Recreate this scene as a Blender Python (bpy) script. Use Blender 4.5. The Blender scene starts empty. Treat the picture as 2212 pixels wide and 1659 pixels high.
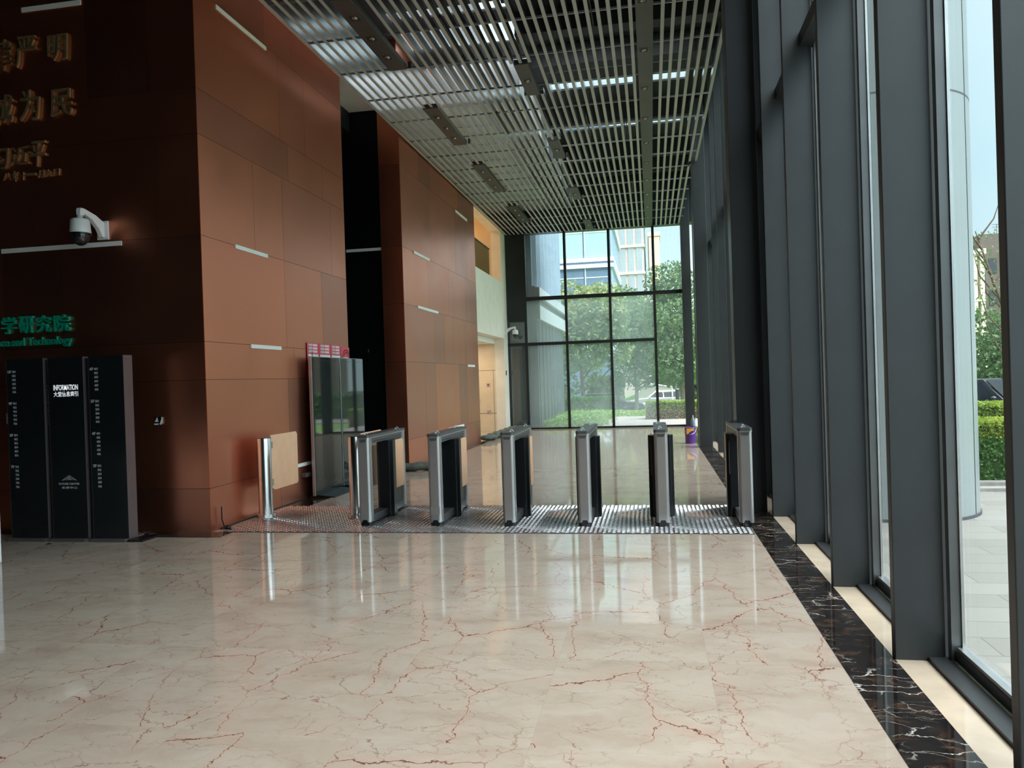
import bpy, math, random
from mathutils import Vector, Matrix
random.seed(7)
SC = bpy.context.scene
COL = SC.collection

# ------------------------------------------------------------------ camera
def setup_camera():
    yaw, pit, rol, F, W = 0.17904789, -0.00633345, -0.03219794, 1670.13, 2212
    f = Vector((-math.sin(yaw)*math.cos(pit), math.cos(yaw)*math.cos(pit), math.sin(pit)))
    r = Vector((math.cos(yaw), math.sin(yaw), 0)); u = r.cross(f)
    c, s = math.cos(rol), math.sin(rol)
    r2 = c*r+s*u; u2 = -s*r+c*u
    cam = bpy.data.cameras.new('camera'); ob = bpy.data.objects.new('camera', cam); COL.objects.link(ob)
    cam.sensor_width = 36; cam.lens = 36*F/W; cam.clip_end = 600; cam.clip_start = 0.05
    m = Matrix((r2, u2, -f)).transposed().to_4x4(); m.translation = (0, 0, 1.54)
    ob.matrix_world = m; SC.camera = ob
setup_camera()
SC.view_settings.view_transform = 'Standard'; SC.view_settings.look = 'None'
SC.view_settings.gamma = 1; SC.view_settings.exposure = 0.42
SC.view_settings.use_curve_mapping = False

# ------------------------------------------------------------------ sky
def setup_world():
    w = bpy.data.worlds.new('sky'); SC.world = w; w.use_nodes = True
    nt = w.node_tree; nt.nodes.clear()
    out = nt.nodes.new('ShaderNodeOutputWorld'); bg = nt.nodes.new('ShaderNodeBackground')
    tc = nt.nodes.new('ShaderNodeTexCoord'); sep = nt.nodes.new('ShaderNodeSeparateXYZ')
    ramp = nt.nodes.new('ShaderNodeValToRGB')
    nt.links.new(tc.outputs['Generated'], sep.inputs[0]); nt.links.new(sep.outputs[2], ramp.inputs[0])
    e = ramp.color_ramp.elements
    e[0].position = 0.0; e[0].color = (0.25, 0.31, 0.33, 1)
    e[1].position = 1.0; e[1].color = (1.25, 1.27, 1.3, 1)
    a = e.new(0.22); a.color = (0.22, 0.305, 0.335, 1)
    a = e.new(0.42); a.color = (0.27, 0.34, 0.37, 1)
    a = e.new(0.66); a.color = (0.92, 0.97, 1.0, 1)
    # hazy bright sky quarter added to light the hall, right and behind the viewer
    sd = Vector((0.62, -0.35, 0.72)).normalized()
    dot = nt.nodes.new('ShaderNodeVectorMath'); dot.operation = 'DOT_PRODUCT'
    dot.inputs[1].default_value = sd
    nt.links.new(tc.outputs['Generated'], dot.inputs[0])
    mr = nt.nodes.new('ShaderNodeMapRange'); mr.interpolation_type = 'SMOOTHSTEP'
    mr.inputs[1].default_value = 0.45; mr.inputs[2].default_value = 1.0
    mr.inputs[3].default_value = 1.0; mr.inputs[4].default_value = SKYLOBE
    nt.links.new(dot.outputs['Value'], mr.inputs[0])
    mul = nt.nodes.new('ShaderNodeMath'); mul.operation = 'MULTIPLY'; mul.inputs[1].default_value = SKY
    nt.links.new(mr.outputs[0], mul.inputs[0])
    nt.links.new(ramp.outputs[0], bg.inputs[0]); nt.links.new(mul.outputs[0], bg.inputs[1])
    nt.links.new(bg.outputs[0], out.inputs[0])
SKY, SKYLOBE = 3.0, 3.0
setup_world()

# ------------------------------------------------------------------ node helpers
class N:
    def __init__(s, name):
        s.m = bpy.data.materials.new(name); s.m.use_nodes = True
        s.t = s.m.node_tree; s.t.nodes.clear()
        s.out = s.t.nodes.new('ShaderNodeOutputMaterial')
    def add(s, typ, **kw):
        n = s.t.nodes.new(typ)
        for k, v in kw.items(): setattr(n, k, v)
        return n
    def val(s, sock, v):
        if hasattr(v, 'is_output') or isinstance(v, bpy.types.NodeSocket): s.t.links.new(v, sock)
        elif isinstance(v, (tuple, list)) and sock.type == 'RGBA' and len(v) == 3: sock.default_value = (*v, 1)
        else: sock.default_value = v
    def coord(s): return s.add('ShaderNodeTexCoord').outputs['Object']
    def vmath(s, op, a, b=None):
        n = s.add('ShaderNodeVectorMath', operation=op); s.val(n.inputs[0], a)
        if b is not None: s.val(n.inputs[1], b)
        return n.outputs[0]
    def math(s, op, a, b=None, c=None, clamp=False):
        n = s.add('ShaderNodeMath', operation=op, use_clamp=clamp); s.val(n.inputs[0], a)
        if b is not None: s.val(n.inputs[1], b)
        if c is not None: s.val(n.inputs[2], c)
        return n.outputs[0]
    def noise(s, v, scale, detail=3, rough=.5):
        n = s.add('ShaderNodeTexNoise'); s.val(n.inputs['Vector'], v); n.inputs['Scale'].default_value = scale
        n.inputs['Detail'].default_value = detail; n.inputs['Roughness'].default_value = rough
        return n
    def ramp(s, fac, stops):
        n = s.add('ShaderNodeValToRGB'); s.val(n.inputs[0], fac); e = n.color_ramp.elements
        e[0].position, e[0].color = stops[0][0], (*stops[0][1], 1)
        e[1].position, e[1].color = stops[-1][0], (*stops[-1][1], 1)
        for p, c in stops[1:-1]:
            a = e.new(p); a.color = (*c, 1)
        return n.outputs[0]
    def rng(s, v, a, b, c, d, smooth=False):
        n = s.add('ShaderNodeMapRange'); 
        if smooth: n.interpolation_type = 'SMOOTHSTEP'
        s.val(n.inputs[0], v)
        for i, q in enumerate((a, b, c, d)): n.inputs[i+1].default_value = q
        return n.outputs[0]
    def mix(s, fac, a, b):
        n = s.add('ShaderNodeMix', data_type='RGBA'); s.val(n.inputs[0], fac); s.val(n.inputs[6], a); s.val(n.inputs[7], b)
        return n.outputs[2]
    def bsdf(s, col, rough, metal=0, spec=.5, normal=None, **kw):
        p = s.add('ShaderNodeBsdfPrincipled'); s.val(p.inputs['Base Color'], col); s.val(p.inputs['Roughness'], rough)
        s.val(p.inputs['Metallic'], metal); p.inputs['Specular IOR Level'].default_value = spec
        if normal is not None: s.t.links.new(normal, p.inputs['Normal'])
        for k, v in kw.items(): s.val(p.inputs[k], v)
        return p
    def bump(s, h, strength=.2, dist=.01):
        b = s.add('ShaderNodeBump'); b.inputs['Strength'].default_value = strength; b.inputs['Distance'].default_value = dist
        s.t.links.new(h, b.inputs['Height']); return b.outputs[0]
    def done(s, shader):
        s.t.links.new(shader.outputs[0] if hasattr(shader, 'outputs') else shader, s.out.inputs[0]); return s.m

def pmat(name, col, rough=.5, metal=0, var=.12, scale=6, bump=0, spec=.5, bscale=None):
    n = N(name); co = n.coord(); ns = n.noise(co, scale, 4)
    lo = tuple(c*(1-var) for c in col); hi = tuple(min(1, c*(1+var)) for c in col)
    c = n.ramp(ns.outputs[0], [(.3, lo), (.7, hi)])
    nr = n.bump(n.noise(co, bscale or scale*8, 3).outputs[0], bump) if bump else None
    return n.done(n.bsdf(c, rough, metal, spec, nr))

def glass(name, tint=(.93, .96, .95), haze=0.0, hazecol=(.8, .87, .84), f0=.05):
    n = N(name)
    lw = n.add('ShaderNodeLayerWeight'); lw.inputs[0].default_value = .5
    p = n.math('POWER', lw.outputs['Facing'], 5.0)
    fac = n.math('MULTIPLY_ADD', p, 1-f0, f0)
    tr = n.add('ShaderNodeBsdfTransparent'); tr.inputs[0].default_value = (*tint, 1)
    gl = n.add('ShaderNodeBsdfGlossy'); gl.inputs['Roughness'].default_value = 0.0
    gl.inputs[0].default_value = (1, 1, 1, 1)
    mx = n.add('ShaderNodeMixShader'); n.val(mx.inputs[0], fac)
    n.t.links.new(tr.outputs[0], mx.inputs[1]); n.t.links.new(gl.outputs[0], mx.inputs[2])
    if not haze: return n.done(mx)
    tl = n.add('ShaderNodeBsdfTranslucent'); tl.inputs[0].default_value = (*hazecol, 1)
    df = n.add('ShaderNodeBsdfDiffuse'); df.inputs[0].default_value = (*hazecol, 1)
    ad = n.add('ShaderNodeMixShader'); ad.inputs[0].default_value = .3
    n.t.links.new(tl.outputs[0], ad.inputs[1]); n.t.links.new(df.outputs[0], ad.inputs[2])
    m2 = n.add('ShaderNodeMixShader')
    nz = n.noise(n.coord(), .7, 2)
    n.val(m2.inputs[0], n.rng(nz.outputs[0], .3, .7, haze*.6, haze*1.3))
    n.t.links.new(mx.outputs[0], m2.inputs[1]); n.t.links.new(ad.outputs[0], m2.inputs[2])
    return n.done(m2)

def marble_floor():
    n = N('cream_marble'); P = n.coord(); sp = n.add('ShaderNodeSeparateXYZ'); n.val(sp.inputs[0], P)
    fx = n.math('DIVIDE', n.math('SUBTRACT', sp.outputs[0], .25-.8*40), .8)
    fy = n.math('DIVIDE', n.math('SUBTRACT', sp.outputs[1], 4.2-1.03*20), 1.03)
    ix = n.math('FLOOR', fx); iy = n.math('FLOOR', fy)
    cb = n.add('ShaderNodeCombineXYZ'); n.val(cb.inputs[0], ix); n.val(cb.inputs[1], iy)
    wn = n.add('ShaderNodeTexWhiteNoise', noise_dimensions='3D'); n.val(wn.inputs[0], cb.outputs[0])
    off = n.vmath('MULTIPLY', wn.outputs['Color'], (37, 23, 0))
    Q = n.vmath('ADD', P, off)
    def warp(scale, amt, det=5):
        c = n.noise(Q, scale, det, .62).outputs['Color']
        return n.vmath('ADD', Q, n.vmath('MULTIPLY', n.vmath('SUBTRACT', c, (.5, .5, .5)), (amt, amt, 0)))
    def edges(vec, scl, width):
        v = n.add('ShaderNodeTexVoronoi', feature='DISTANCE_TO_EDGE'); v.voronoi_dimensions = '2D'
        n.val(v.inputs['Vector'], n.vmath('MULTIPLY', vec, scl)); v.inputs['Scale'].default_value = 1
        return n.rng(v.outputs['Distance'], width*.25, width, 1, 0)
    big = edges(warp(5.5, .20, 4), (2.0, .95, 1), .0062)
    m1 = n.rng(n.noise(Q, 1.0, 2).outputs[0], .40, .50, 0, 1)
    mid = edges(warp(7, .24, 5), (2.1, 4.6, 1), .013)
    m2 = n.rng(n.noise(Q, 1.9, 3).outputs[0], .38, .56, 0, 1)
    fine = edges(warp(11, .14, 4), (5, 10, 1), .035)
    m3 = n.rng(n.noise(Q, 2.6, 3).outputs[0], .45, .66, 0, 1)
    halo = edges(warp(5.5, .20, 4), (2.0, .95, 1), .09)
    base = n.ramp(n.noise(n.vmath('MULTIPLY', warp(2, .5), (1, 2.2, 1)), 1.6, 6, .6).outputs[0],
                  [(.28, (.35, .265, .205)), (.45, (.42, .338, .265)), (.6, (.455, .38, .305)), (.75, (.43, .335, .265))])
    c = n.mix(n.math('MULTIPLY', n.math('MULTIPLY', halo, m1), .22), base, (.52, .30, .22))
    c = n.mix(n.math('MULTIPLY', n.math('MULTIPLY', fine, m3), .55), c, (.24, .13, .08))
    c = n.mix(n.math('MULTIPLY', n.math('MULTIPLY', mid, m2), .75), c, (.22, .095, .06))
    c = n.mix(n.math('MULTIPLY', n.math('MULTIPLY', big, m1), .92), c, (.12, .035, .025))
    jx = n.math('ABSOLUTE', n.math('SUBTRACT', n.math('FRACT', fx), .5))
    jy = n.math('ABSOLUTE', n.math('SUBTRACT', n.math('FRACT', fy), .5))
    j = n.math('MAXIMUM', n.math('GREATER_THAN', jx, .5-.0018), n.math('GREATER_THAN', jy, .5-.0014))
    c = n.mix(n.math('MULTIPLY', j, .45), c, (.33, .27, .21))
    rough = n.rng(n.noise(P, 3, 3).outputs[0], .3, .7, .03, .06)
    hb = n.bump(n.noise(P, 1.6, 1).outputs[0], .015, .02)
    return n.done(n.bsdf(c, rough, 0, .45, hb))

def dark_marble():
    n = N('dark_marble'); P = n.coord()
    c1 = n.noise(P, 5, 5, .6).outputs['Color']
    Q = n.vmath('ADD', P, n.vmath('MULTIPLY', n.vmath('SUBTRACT', c1, (.5,)*3), (.35, .22, 0)))
    def edges(scl, w):
        v = n.add('ShaderNodeTexVoronoi', feature='DISTANCE_TO_EDGE'); v.voronoi_dimensions = '2D'
        n.val(v.inputs['Vector'], n.vmath('MULTIPLY', Q, scl)); v.inputs['Scale'].default_value = 1
        return n.rng(v.outputs['Distance'], w*.2, w, 1, 0)
    base = n.ramp(n.noise(Q, 9, 5, .65).outputs[0], [(.35, (.007, .006, .006)), (.55, (.016, .011, .009)), (.68, (.075, .036, .018)), (.8, (.11, .06, .035))])
    w = n.math('MULTIPLY', edges((3.2, 10, 1), .032), n.rng(n.noise(P, 3.2, 3).outputs[0], .48, .62, 0, 1))
    w2 = n.math('MULTIPLY', edges((7, 20, 1), .06), n.rng(n.noise(P, 5, 3).outputs[0], .5, .66, 0, .6))
    c = n.mix(w, base, (.62, .57, .5)); c = n.mix(w2, c, (.32, .25, .2))
    return n.done(n.bsdf(c, .05, 0, .5))

def copper():
    n = N('copper_panel'); P = n.coord()
    at = n.add('ShaderNodeAttribute', attribute_name='tone')
    g = n.vmath('MULTIPLY', P, (1, 1, .5)); st = n.noise(g, 60, 2).outputs[0]; cl = n.noise(P, 1.6, 4).outputs[0]
    f = n.math('ADD', n.math('MULTIPLY', at.outputs['Fac'], .72), n.math('ADD', n.math('MULTIPLY', cl, .22), n.math('MULTIPLY', st, .10)))
    c = n.ramp(f, [(.1, (.46, .185, .125)), (.5, (.60, .218, .132)), (.9, (.69, .235, .130))])
    rough = n.rng(cl, .3, .7, .30, .37)
    return n.done(n.bsdf(c, rough, .96, .4))

def leafmat(name, cols, trans=.35):
    n = N(name); P = n.coord(); a = n.noise(P, 3.1, 3).outputs[0]; b = n.noise(P, 19, 2).outputs[0]
    f = n.math('ADD', n.math('MULTIPLY', a, .55), n.math('MULTIPLY', b, .45))
    k = len(cols)-1
    c = n.ramp(f, [(.3+.4*i/k, q) for i, q in enumerate(cols)])
    p = n.bsdf(c, .55, 0, .3); t = n.add('ShaderNodeBsdfTranslucent'); n.val(t.inputs[0], c)
    mx = n.add('ShaderNodeMixShader'); mx.inputs[0].default_value = trans
    n.t.links.new(p.outputs[0], mx.inputs[1]); n.t.links.new(t.outputs[0], mx.inputs[2])
    return n.done(mx)

def pavermat():
    n = N('stone_pavers'); P = n.coord()
    b = n.add('ShaderNodeTexBrick'); n.val(b.inputs['Vector'], P)
    b.inputs['Color1'].default_value = (.155, .15, .132, 1); b.inputs['Color2'].default_value = (.205, .20, .178, 1)
    b.inputs['Mortar'].default_value = (.09, .085, .075, 1); b.inputs['Scale'].default_value = 1
    b.inputs['Brick Width'].default_value = .9; b.inputs['Row Height'].default_value = .3; b.inputs['Mortar Size'].default_value = .004
    ns = n.noise(P, 40, 3).outputs[0]
    c = n.mix(n.math('MULTIPLY', ns, .25), b.outputs[0], (.28, .27, .24))
    return n.done(n.bsdf(c, .8, 0, .3))

def desk_marble():
    n = N('white_marble'); P = n.coord()
    w = n.vmath('ADD', P, n.vmath('MULTIPLY', n.noise(P, 3, 5, .6).outputs['Color'], (.6, .6, .6)))
    v = n.noise(w, 4, 5, .6).outputs[0]
    return n.done(n.bsdf(n.ramp(v, [(.35, (.45, .46, .5)), (.5, (.78, .78, .8)), (.7, (.84, .84, .85))]), .08))

M = {}
def mats():
    M['marble'] = marble_floor(); M['dmarble'] = dark_marble(); M['copper'] = copper()
    M['cream_strip'] = pmat('cream_marble_strip', (.52, .42, .31), .08, 0, .1, 5)
    M['backing'] = pmat('black_joint_backing', (.006, .005, .005), .7)
    M['lobby_shade'] = pmat('shade_black_panel', (.004, .004, .005), .35, 0, .2, 4, spec=.25)  # near-black base colour stands in for the lobby's lack of light
    M['fin'] = pmat('dark_grey_metal', (.043, .047, .048), .42, .35, .10, 2.2, .02, bscale=60)
    M['fin_dark'] = pmat('charcoal_metal', (.022, .024, .026), .4, .3, .1, 2)
    M['alu'] = pmat('aluminium_frame', (.50, .50, .49), .3, .85, .08, 5)
    M['alu_dark'] = pmat('grey_aluminium', (.13, .135, .135), .35, .6, .08, 5)
    M['seal'] = pmat('black_gasket', (.01, .01, .01), .6)
    M['steel'] = pmat('brushed_stainless_steel', (.60, .59, .57), .22, 1, .06, 9, .02, bscale=90)
    M['ts_alu'] = pmat('satin_silver_aluminium', (.42, .41, .405), .34, .75, .04, 5)
    M['ts_dark'] = pmat('dark_grey_powder_coat', (.085, .086, .09), .4, .3, .06, 8)
    M['ts_black'] = pmat('black_plastic', (.006, .007, .008), .34, 0, .1, 8, spec=.4)
    M['flap'] = pmat('peach_protective_film', (.80, .47, .28), .45, 0, .05, 7, .04, bscale=22)
    M['baffle_bottom'] = pmat('warm_grey_baffle_paint', (.42, .42, .425), .5, .1, .04, 3)
    M['baffle_side'] = pmat('bare_bright_aluminium', (.62, .63, .62), .18, .95, .06, 5)
    M['rail'] = pmat('galvanised_rail', (.30, .30, .29), .35, .6, .1, 8)
    M['trough'] = pmat('charcoal_light_trough', (.060, .057, .054), .5, .2, .06, 8)
    M['lens'] = pmat('downlight_reflector', (.32, .32, .32), .15, .9, .05, 30)
    M['duct'] = pmat('galvanised_sheet', (.82, .83, .83), .42, .85, .12, 1.6, .05, bscale=4)
    M['plenum'] = pmat('black_plenum_paint', (.012, .012, .013), .75)
    M['cream_wall'] = pmat('cream_stone_wall', (.84, .76, .65), .45, 0, .05, 3)
    M['beige_wall'] = pmat('beige_stone_panel', (.74, .58, .40), .4, 0, .05, 3)
    M['white_paint'] = pmat('white_ceiling_paint', (.78, .74, .68), .6, 0, .03, 3)
    M['slot'] = pmat('white_light_slot', (.78, .80, .78), .4, 0, .03, 6)
    M['white_plastic'] = pmat('white_plastic', (.80, .80, .80), .3, 0, .03, 8)
    M['dome'] = pmat('smoked_dome', (.015, .015, .017), .06, 0, .05, 8, spec=.7)
    M['gold'] = pmat('brushed_gold', (.42, .31, .17), .5, .75, .08, 12)
    M['green'] = pmat('green_lacquer', (.0, .34, .20), .35, 0, .05, 8)
    M['totem'] = pmat('black_totem_glass', (.011, .013, .014), .18, 0, .1, 3, spec=.35)
    M['totem_side'] = pmat('taupe_metal', (.13, .105, .105), .4, .3, .05, 5)
    M['print'] = pmat('white_print', (.72, .75, .77), .5, 0, .02, 5)
    n = N('glowing_white_print'); M['print_glow'] = n.done(n.bsdf((.8, .82, .84), .5, 0, .3, None, **{'Emission Color': (.9, .95, 1, 1), 'Emission Strength': .42}))  # slight emission added so the heading reads brighter than the floor numbers
    M['print_dim'] = pmat('grey_print', (.2, .21, .22), .5, 0, .02, 5)
    M['screen'] = pmat('black_screen_glass', (.010, .014, .014), .03, 0, .1, 2, spec=.9)
    M['red'] = pmat('red_poster', (.66, .06, .09), .4, 0, .05, 5)
    M['poster_white'] = pmat('white_poster', (.82, .80, .82), .45, 0, .03, 5)
    M['poster_line'] = pmat('pale_pink_print', (.80, .58, .62), .45, 0, .03, 5)
    M['poster_grey'] = pmat('grey_poster_print', (.5, .48, .5), .45, 0, .03, 5)
    M['poster_gold'] = pmat('gold_poster_print', (.80, .30, .14), .45, 0, .03, 5)
    M['sign_red'] = pmat('dark_red_sign', (.30, .05, .04), .5, 0, .05, 5)
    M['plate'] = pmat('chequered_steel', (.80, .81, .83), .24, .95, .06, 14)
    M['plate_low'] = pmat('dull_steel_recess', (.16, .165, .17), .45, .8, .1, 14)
    M['sandbag'] = pmat('grey_green_canvas', (.075, .085, .07), .8, 0, .25, 14, .3)
    M['bag_top'] = pmat('purple_plastic', (.11, .03, .24), .35, 0, .1, 5)
    M['bucket_or'] = pmat('orange_label', (.82, .38, .05), .4, 0, .1, 5)
    M['blue_bag'] = pmat('blue_grey_bag', (.17, .23, .25), .4, 0, .2, 10)
    M['desk'] = desk_marble()
    M['glass'] = glass('clear_glass', (.945, .968, .972), .0, f0=.035)
    M['glass_far'] = glass('dusty_green_glass', (.90, .95, .94), .17, (.70, .80, .79))
    M['glass_far_clean'] = glass('green_glass', (.93, .96, .95), .05, (.70, .80, .79))
    M['glass_rail'] = glass('balustrade_glass', (.55, .62, .58), .06, (.5, .55, .5))
    M['paver'] = pavermat()
    M['path'] = pmat('pink_grey_paving', (.28, .245, .225), .8, 0, .15, 3)
    M['kerb'] = pmat('granite_kerb', (.22, .21, .19), .8, 0, .2, 12)
    M['column_panel'] = pmat('pale_grey_column_panel', (.24, .272, .268), .35, .1, .03, 2)
    M['groove'] = pmat('dark_groove', (.05, .055, .06), .6)
    M['ground'] = pmat('lawn_ground', (.10, .20, .04), .9, 0, .3, 3)
    M['asphalt'] = pmat('asphalt', (.16, .16, .16), .85, 0, .15, 4)
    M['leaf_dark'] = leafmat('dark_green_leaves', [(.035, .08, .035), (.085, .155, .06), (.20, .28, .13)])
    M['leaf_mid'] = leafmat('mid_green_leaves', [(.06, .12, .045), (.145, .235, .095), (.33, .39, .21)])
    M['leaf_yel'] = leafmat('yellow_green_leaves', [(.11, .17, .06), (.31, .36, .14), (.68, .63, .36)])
    M['leaf_hedge_top'] = leafmat('lime_hedge_leaves', [(.09, .18, .03), (.24, .34, .05), (.50, .52, .10)])
    M['leaf_hedge'] = leafmat('hedge_leaves', [(.025, .08, .015), (.06, .16, .03), (.17, .32, .06)])
    M['leaf_pink'] = leafmat('dry_pink_leaves', [(.13, .13, .05), (.35, .24, .14), (.6, .42, .3)])
    M['grass'] = leafmat('ground_cover_leaves', [(.09, .2, .03), (.2, .36, .06), (.4, .52, .14)])
    M['bark'] = pmat('bark', (.14, .10, .07), .9, 0, .25, 8, .3)
    M['wing_low'] = pmat('blue_grey_cladding', (.075, .09, .105), .35, .3, .1, 2)
    M['wing_up'] = pmat('blue_glass_cladding', (.17, .24, .33), .2, .4, .08, 2)
    M['wing_fin'] = pmat('pale_blue_fin', (.42, .52, .60), .4, .2, .05, 3)
    M['wing_lowfin'] = pmat('grey_fin', (.19, .22, .24), .4, .2, .05, 3)
    M['wing_band'] = pmat('pale_grey_canopy', (.46, .49, .53), .5, .1, .06, 2)
    M['wing_end'] = pmat('grey_end_wall', (.10, .105, .11), .6, 0, .1, 2)
    M['b_blue'] = pmat('office_blue_glass', (.20, .30, .42), .15, .3, .1, .5)
    M['b_teal'] = pmat('office_teal_glass', (.48, .70, .70), .15, .2, .08, .5)
    M['b_band'] = pmat('office_pale_band', (.68, .74, .78), .5, 0, .05, .5)
    M['b_pink'] = pmat('pink_stone', (.66, .52, .48), .7, 0, .06, .4)
    M['b_grey'] = pmat('grey_tower_window', (.42, .46, .50), .3, .2, .06, .5)
    M['b_beige'] = pmat('peach_stone', (.78, .58, .46), .7, 0, .05, .4)
    M['apt_dark'] = pmat('brown_apartment_render', (.17, .13, .115), .8, 0, .1, .5)
    M['apt_cream'] = pmat('cream_pilaster', (.82, .74, .56), .7, 0, .05, .5)
    M['apt_win'] = pmat('apartment_window', (.06, .065, .075), .2, 0, .1, .5)
    M['car_dark'] = pmat('dark_blue_car_paint', (.018, .022, .028), .15, .3, .05, 3, spec=.7)
    M['car_silver'] = pmat('silver_car_paint', (.60, .59, .58), .2, .5, .03, 3, spec=.7)
    M['car_glass'] = pmat('dark_car_glass', (.02, .025, .028), .04, 0, .1, 2, spec=.8)
    M['tyre'] = pmat('tyre_rubber', (.012, .012, .012), .8)
    M['mound_wall'] = pmat('beige_retaining_wall', (.36, .30, .25), .8, 0, .1, 2)
    M['white_metal'] = pmat('white_metal', (.82, .82, .80), .4)
    M['blue_led'] = pmat('blue_label', (.12, .2, .5), .4)
mats()

# ------------------------------------------------------------------ mesh helpers
class MB:
    def __init__(s): s.v = []; s.f = []; s.mi = []; s.tone = []; s.sm = []
    def add(s, vs, fs, mi=0, tone=.5, smooth=False):
        o = len(s.v); s.v += [tuple(v) for v in vs]
        for k, f in enumerate(fs):
            s.f.append([i+o for i in f]); s.mi.append(mi[k] if isinstance(mi, (list, tuple)) else mi); s.tone.append(tone); s.sm.append(smooth)
        return s
    def box(s, x0, x1, y0, y1, z0, z1, mi=0, tone=.5):
        v = [(x, y, z) for z in (z0, z1) for y in (y0, y1) for x in (x0, x1)]
        return s.add(v, [(0, 2, 3, 1), (4, 5, 7, 6), (0, 1, 5, 4), (2, 6, 7, 3), (0, 4, 6, 2), (1, 3, 7, 5)], mi, tone)
    def cbox(s, x0, x1, y0, y1, z0, z1, c, mi=0):       # box with chamfered vertical edges and rims
        p = [(x0+c, y0), (x1-c, y0), (x1, y0+c), (x1, y1-c), (x1-c, y1), (x0+c, y1), (x0, y1-c), (x0, y0+c)]
        return s.prism(p, z0, z1, mi)
    def prism(s, p, z0, z1, mi=0, smooth=False):
        n = len(p); v = [(x, y, z0) for x, y in p]+[(x, y, z1) for x, y in p]
        s.add(v, [tuple(range(n-1, -1, -1)), tuple(range(n, 2*n))], mi)
        return s.add(v, [(i, (i+1) % n, n+(i+1) % n, n+i) for i in range(n)], mi, smooth=smooth)
    def extr(s, p, axis, a, b, mi=0):                   # 2D polygon pushed along x or y: p in (y,z) or (x,z)
        n = len(p)
        mk = (lambda q, t: (t, q[0], q[1])) if axis == 'x' else (lambda q, t: (q[0], t, q[1]))
        v = [mk(q, a) for q in p]+[mk(q, b) for q in p]
        fs = [tuple(range(n)), tuple(range(2*n-1, n-1, -1))]+[(i, n+i, n+(i+1) % n, (i+1) % n) for i in range(n)]
        return s.add(v, fs, mi)
    def cyl(s, c, r, z0, z1, n=24, mi=0, r2=None):
        r2 = r if r2 is None else r2
        v = [(c[0]+q*math.cos(2*math.pi*i/n), c[1]+q*math.sin(2*math.pi*i/n), z) for q, z in ((r, z0), (r2, z1)) for i in range(n)]
        s.add(v, [(i, (i+1) % n, n+(i+1) % n, n+i) for i in range(n)], mi, smooth=True)
        return s.add(v, [tuple(range(n-1, -1, -1)), tuple(range(n, 2*n))], mi)
    def lathe(s, c, prof, n=24, mi=0):
        v = []; fs = []
        for r, z in prof: v += [(c[0]+r*math.cos(2*math.pi*i/n), c[1]+r*math.sin(2*math.pi*i/n), c[2]+z) for i in range(n)]
        for k in range(len(prof)-1): fs += [(k*n+i, k*n+(i+1) % n, (k+1)*n+(i+1) % n, (k+1)*n+i) for i in range(n)]
        return s.add(v, fs, mi, smooth=True)
    def tube(s, pts, rad, n=8, mi=0):
        pts = [Vector(p) for p in pts]; R = rad if isinstance(rad, (list, tuple)) else [rad]*len(pts); v = []; fs = []
        for i, p in enumerate(pts):
            d = (pts[min(i+1, len(pts)-1)]-pts[max(i-1, 0)]).normalized()
            a = d.orthogonal().normalized(); 
            if abs(d.z) < .9: a = d.cross(Vector((0, 0, 1))).normalized()
            else: a = d.cross(Vector((0, 1, 0))).normalized()
            b = d.cross(a)
            v += [tuple(p+R[i]*(math.cos(2*math.pi*k/n)*a+math.sin(2*math.pi*k/n)*b)) for k in range(n)]
        for i in range(len(pts)-1): fs += [(i*n+k, i*n+(k+1) % n, (i+1)*n+(k+1) % n, (i+1)*n+k) for k in range(n)]
        s.add(v, fs, mi, smooth=True)
        return s.add(v, [tuple(range(n-1, -1, -1)), tuple(range((len(pts)-1)*n, len(pts)*n))], mi)
    def sphere(s, c, rx, ry, rz, n=16, m=10, mi=0, lo=-math.pi/2, hi=math.pi/2):
        v = []; fs = []
        for j in range(m+1):
            t = lo+(hi-lo)*j/m
            v += [(c[0]+rx*math.cos(t)*math.cos(2*math.pi*i/n), c[1]+ry*math.cos(t)*math.sin(2*math.pi*i/n), c[2]+rz*math.sin(t)) for i in range(n)]
        for j in range(m): fs += [(j*n+i, j*n+(i+1) % n, (j+1)*n+(i+1) % n, (j+1)*n+i) for i in range(n)]
        return s.add(v, fs, mi, smooth=True)
    def leaves(s, pts, size, mi=0):
        for p in pts:
            L = size*random.uniform(.6, 1.3); a = Vector((random.gauss(0, 1), random.gauss(0, 1), random.gauss(0, 1))).normalized()
            b = a.orthogonal().normalized(); b.rotate(Matrix.Rotation(random.uniform(0, 6.28), 3, a)); c = a.cross(b)
            p = Vector(p)
            s.add([p-b*L*.5, p+c*L*.3, p+b*L*.5, p-c*L*.3], [(0, 1, 2, 3)], mi)
        return s
    def build(s, name, mat, parent=None, loc=(0, 0, 0), bevel=0, tone=False):
        me = bpy.data.meshes.new(name); me.from_pydata(s.v, [], s.f)
        ms = mat if isinstance(mat, (list, tuple)) else [mat]
        for m in ms: me.materials.append(M[m])
        me.polygons.foreach_set('material_index', s.mi); me.polygons.foreach_set('use_smooth', s.sm)
        if tone:
            a = me.attributes.new('tone', 'FLOAT', 'FACE'); a.data.foreach_set('value', s.tone)
        me.update()
        o = bpy.data.objects.new(name, me); COL.objects.link(o)
        if parent is not None: o.parent = parent
        o.location = loc
        if bevel:
            b = o.modifiers.new('bevel', 'BEVEL'); b.width = bevel; b.segments = 2; b.limit_method = 'ANGLE'; b.angle_limit = math.radians(40)
        return o
def tag(o, label, cat, group=None, kind=None):
    if label: o['label'] = label
    if cat: o['category'] = cat
    if group: o['group'] = group
    if kind: o['kind'] = kind
    return o
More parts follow.
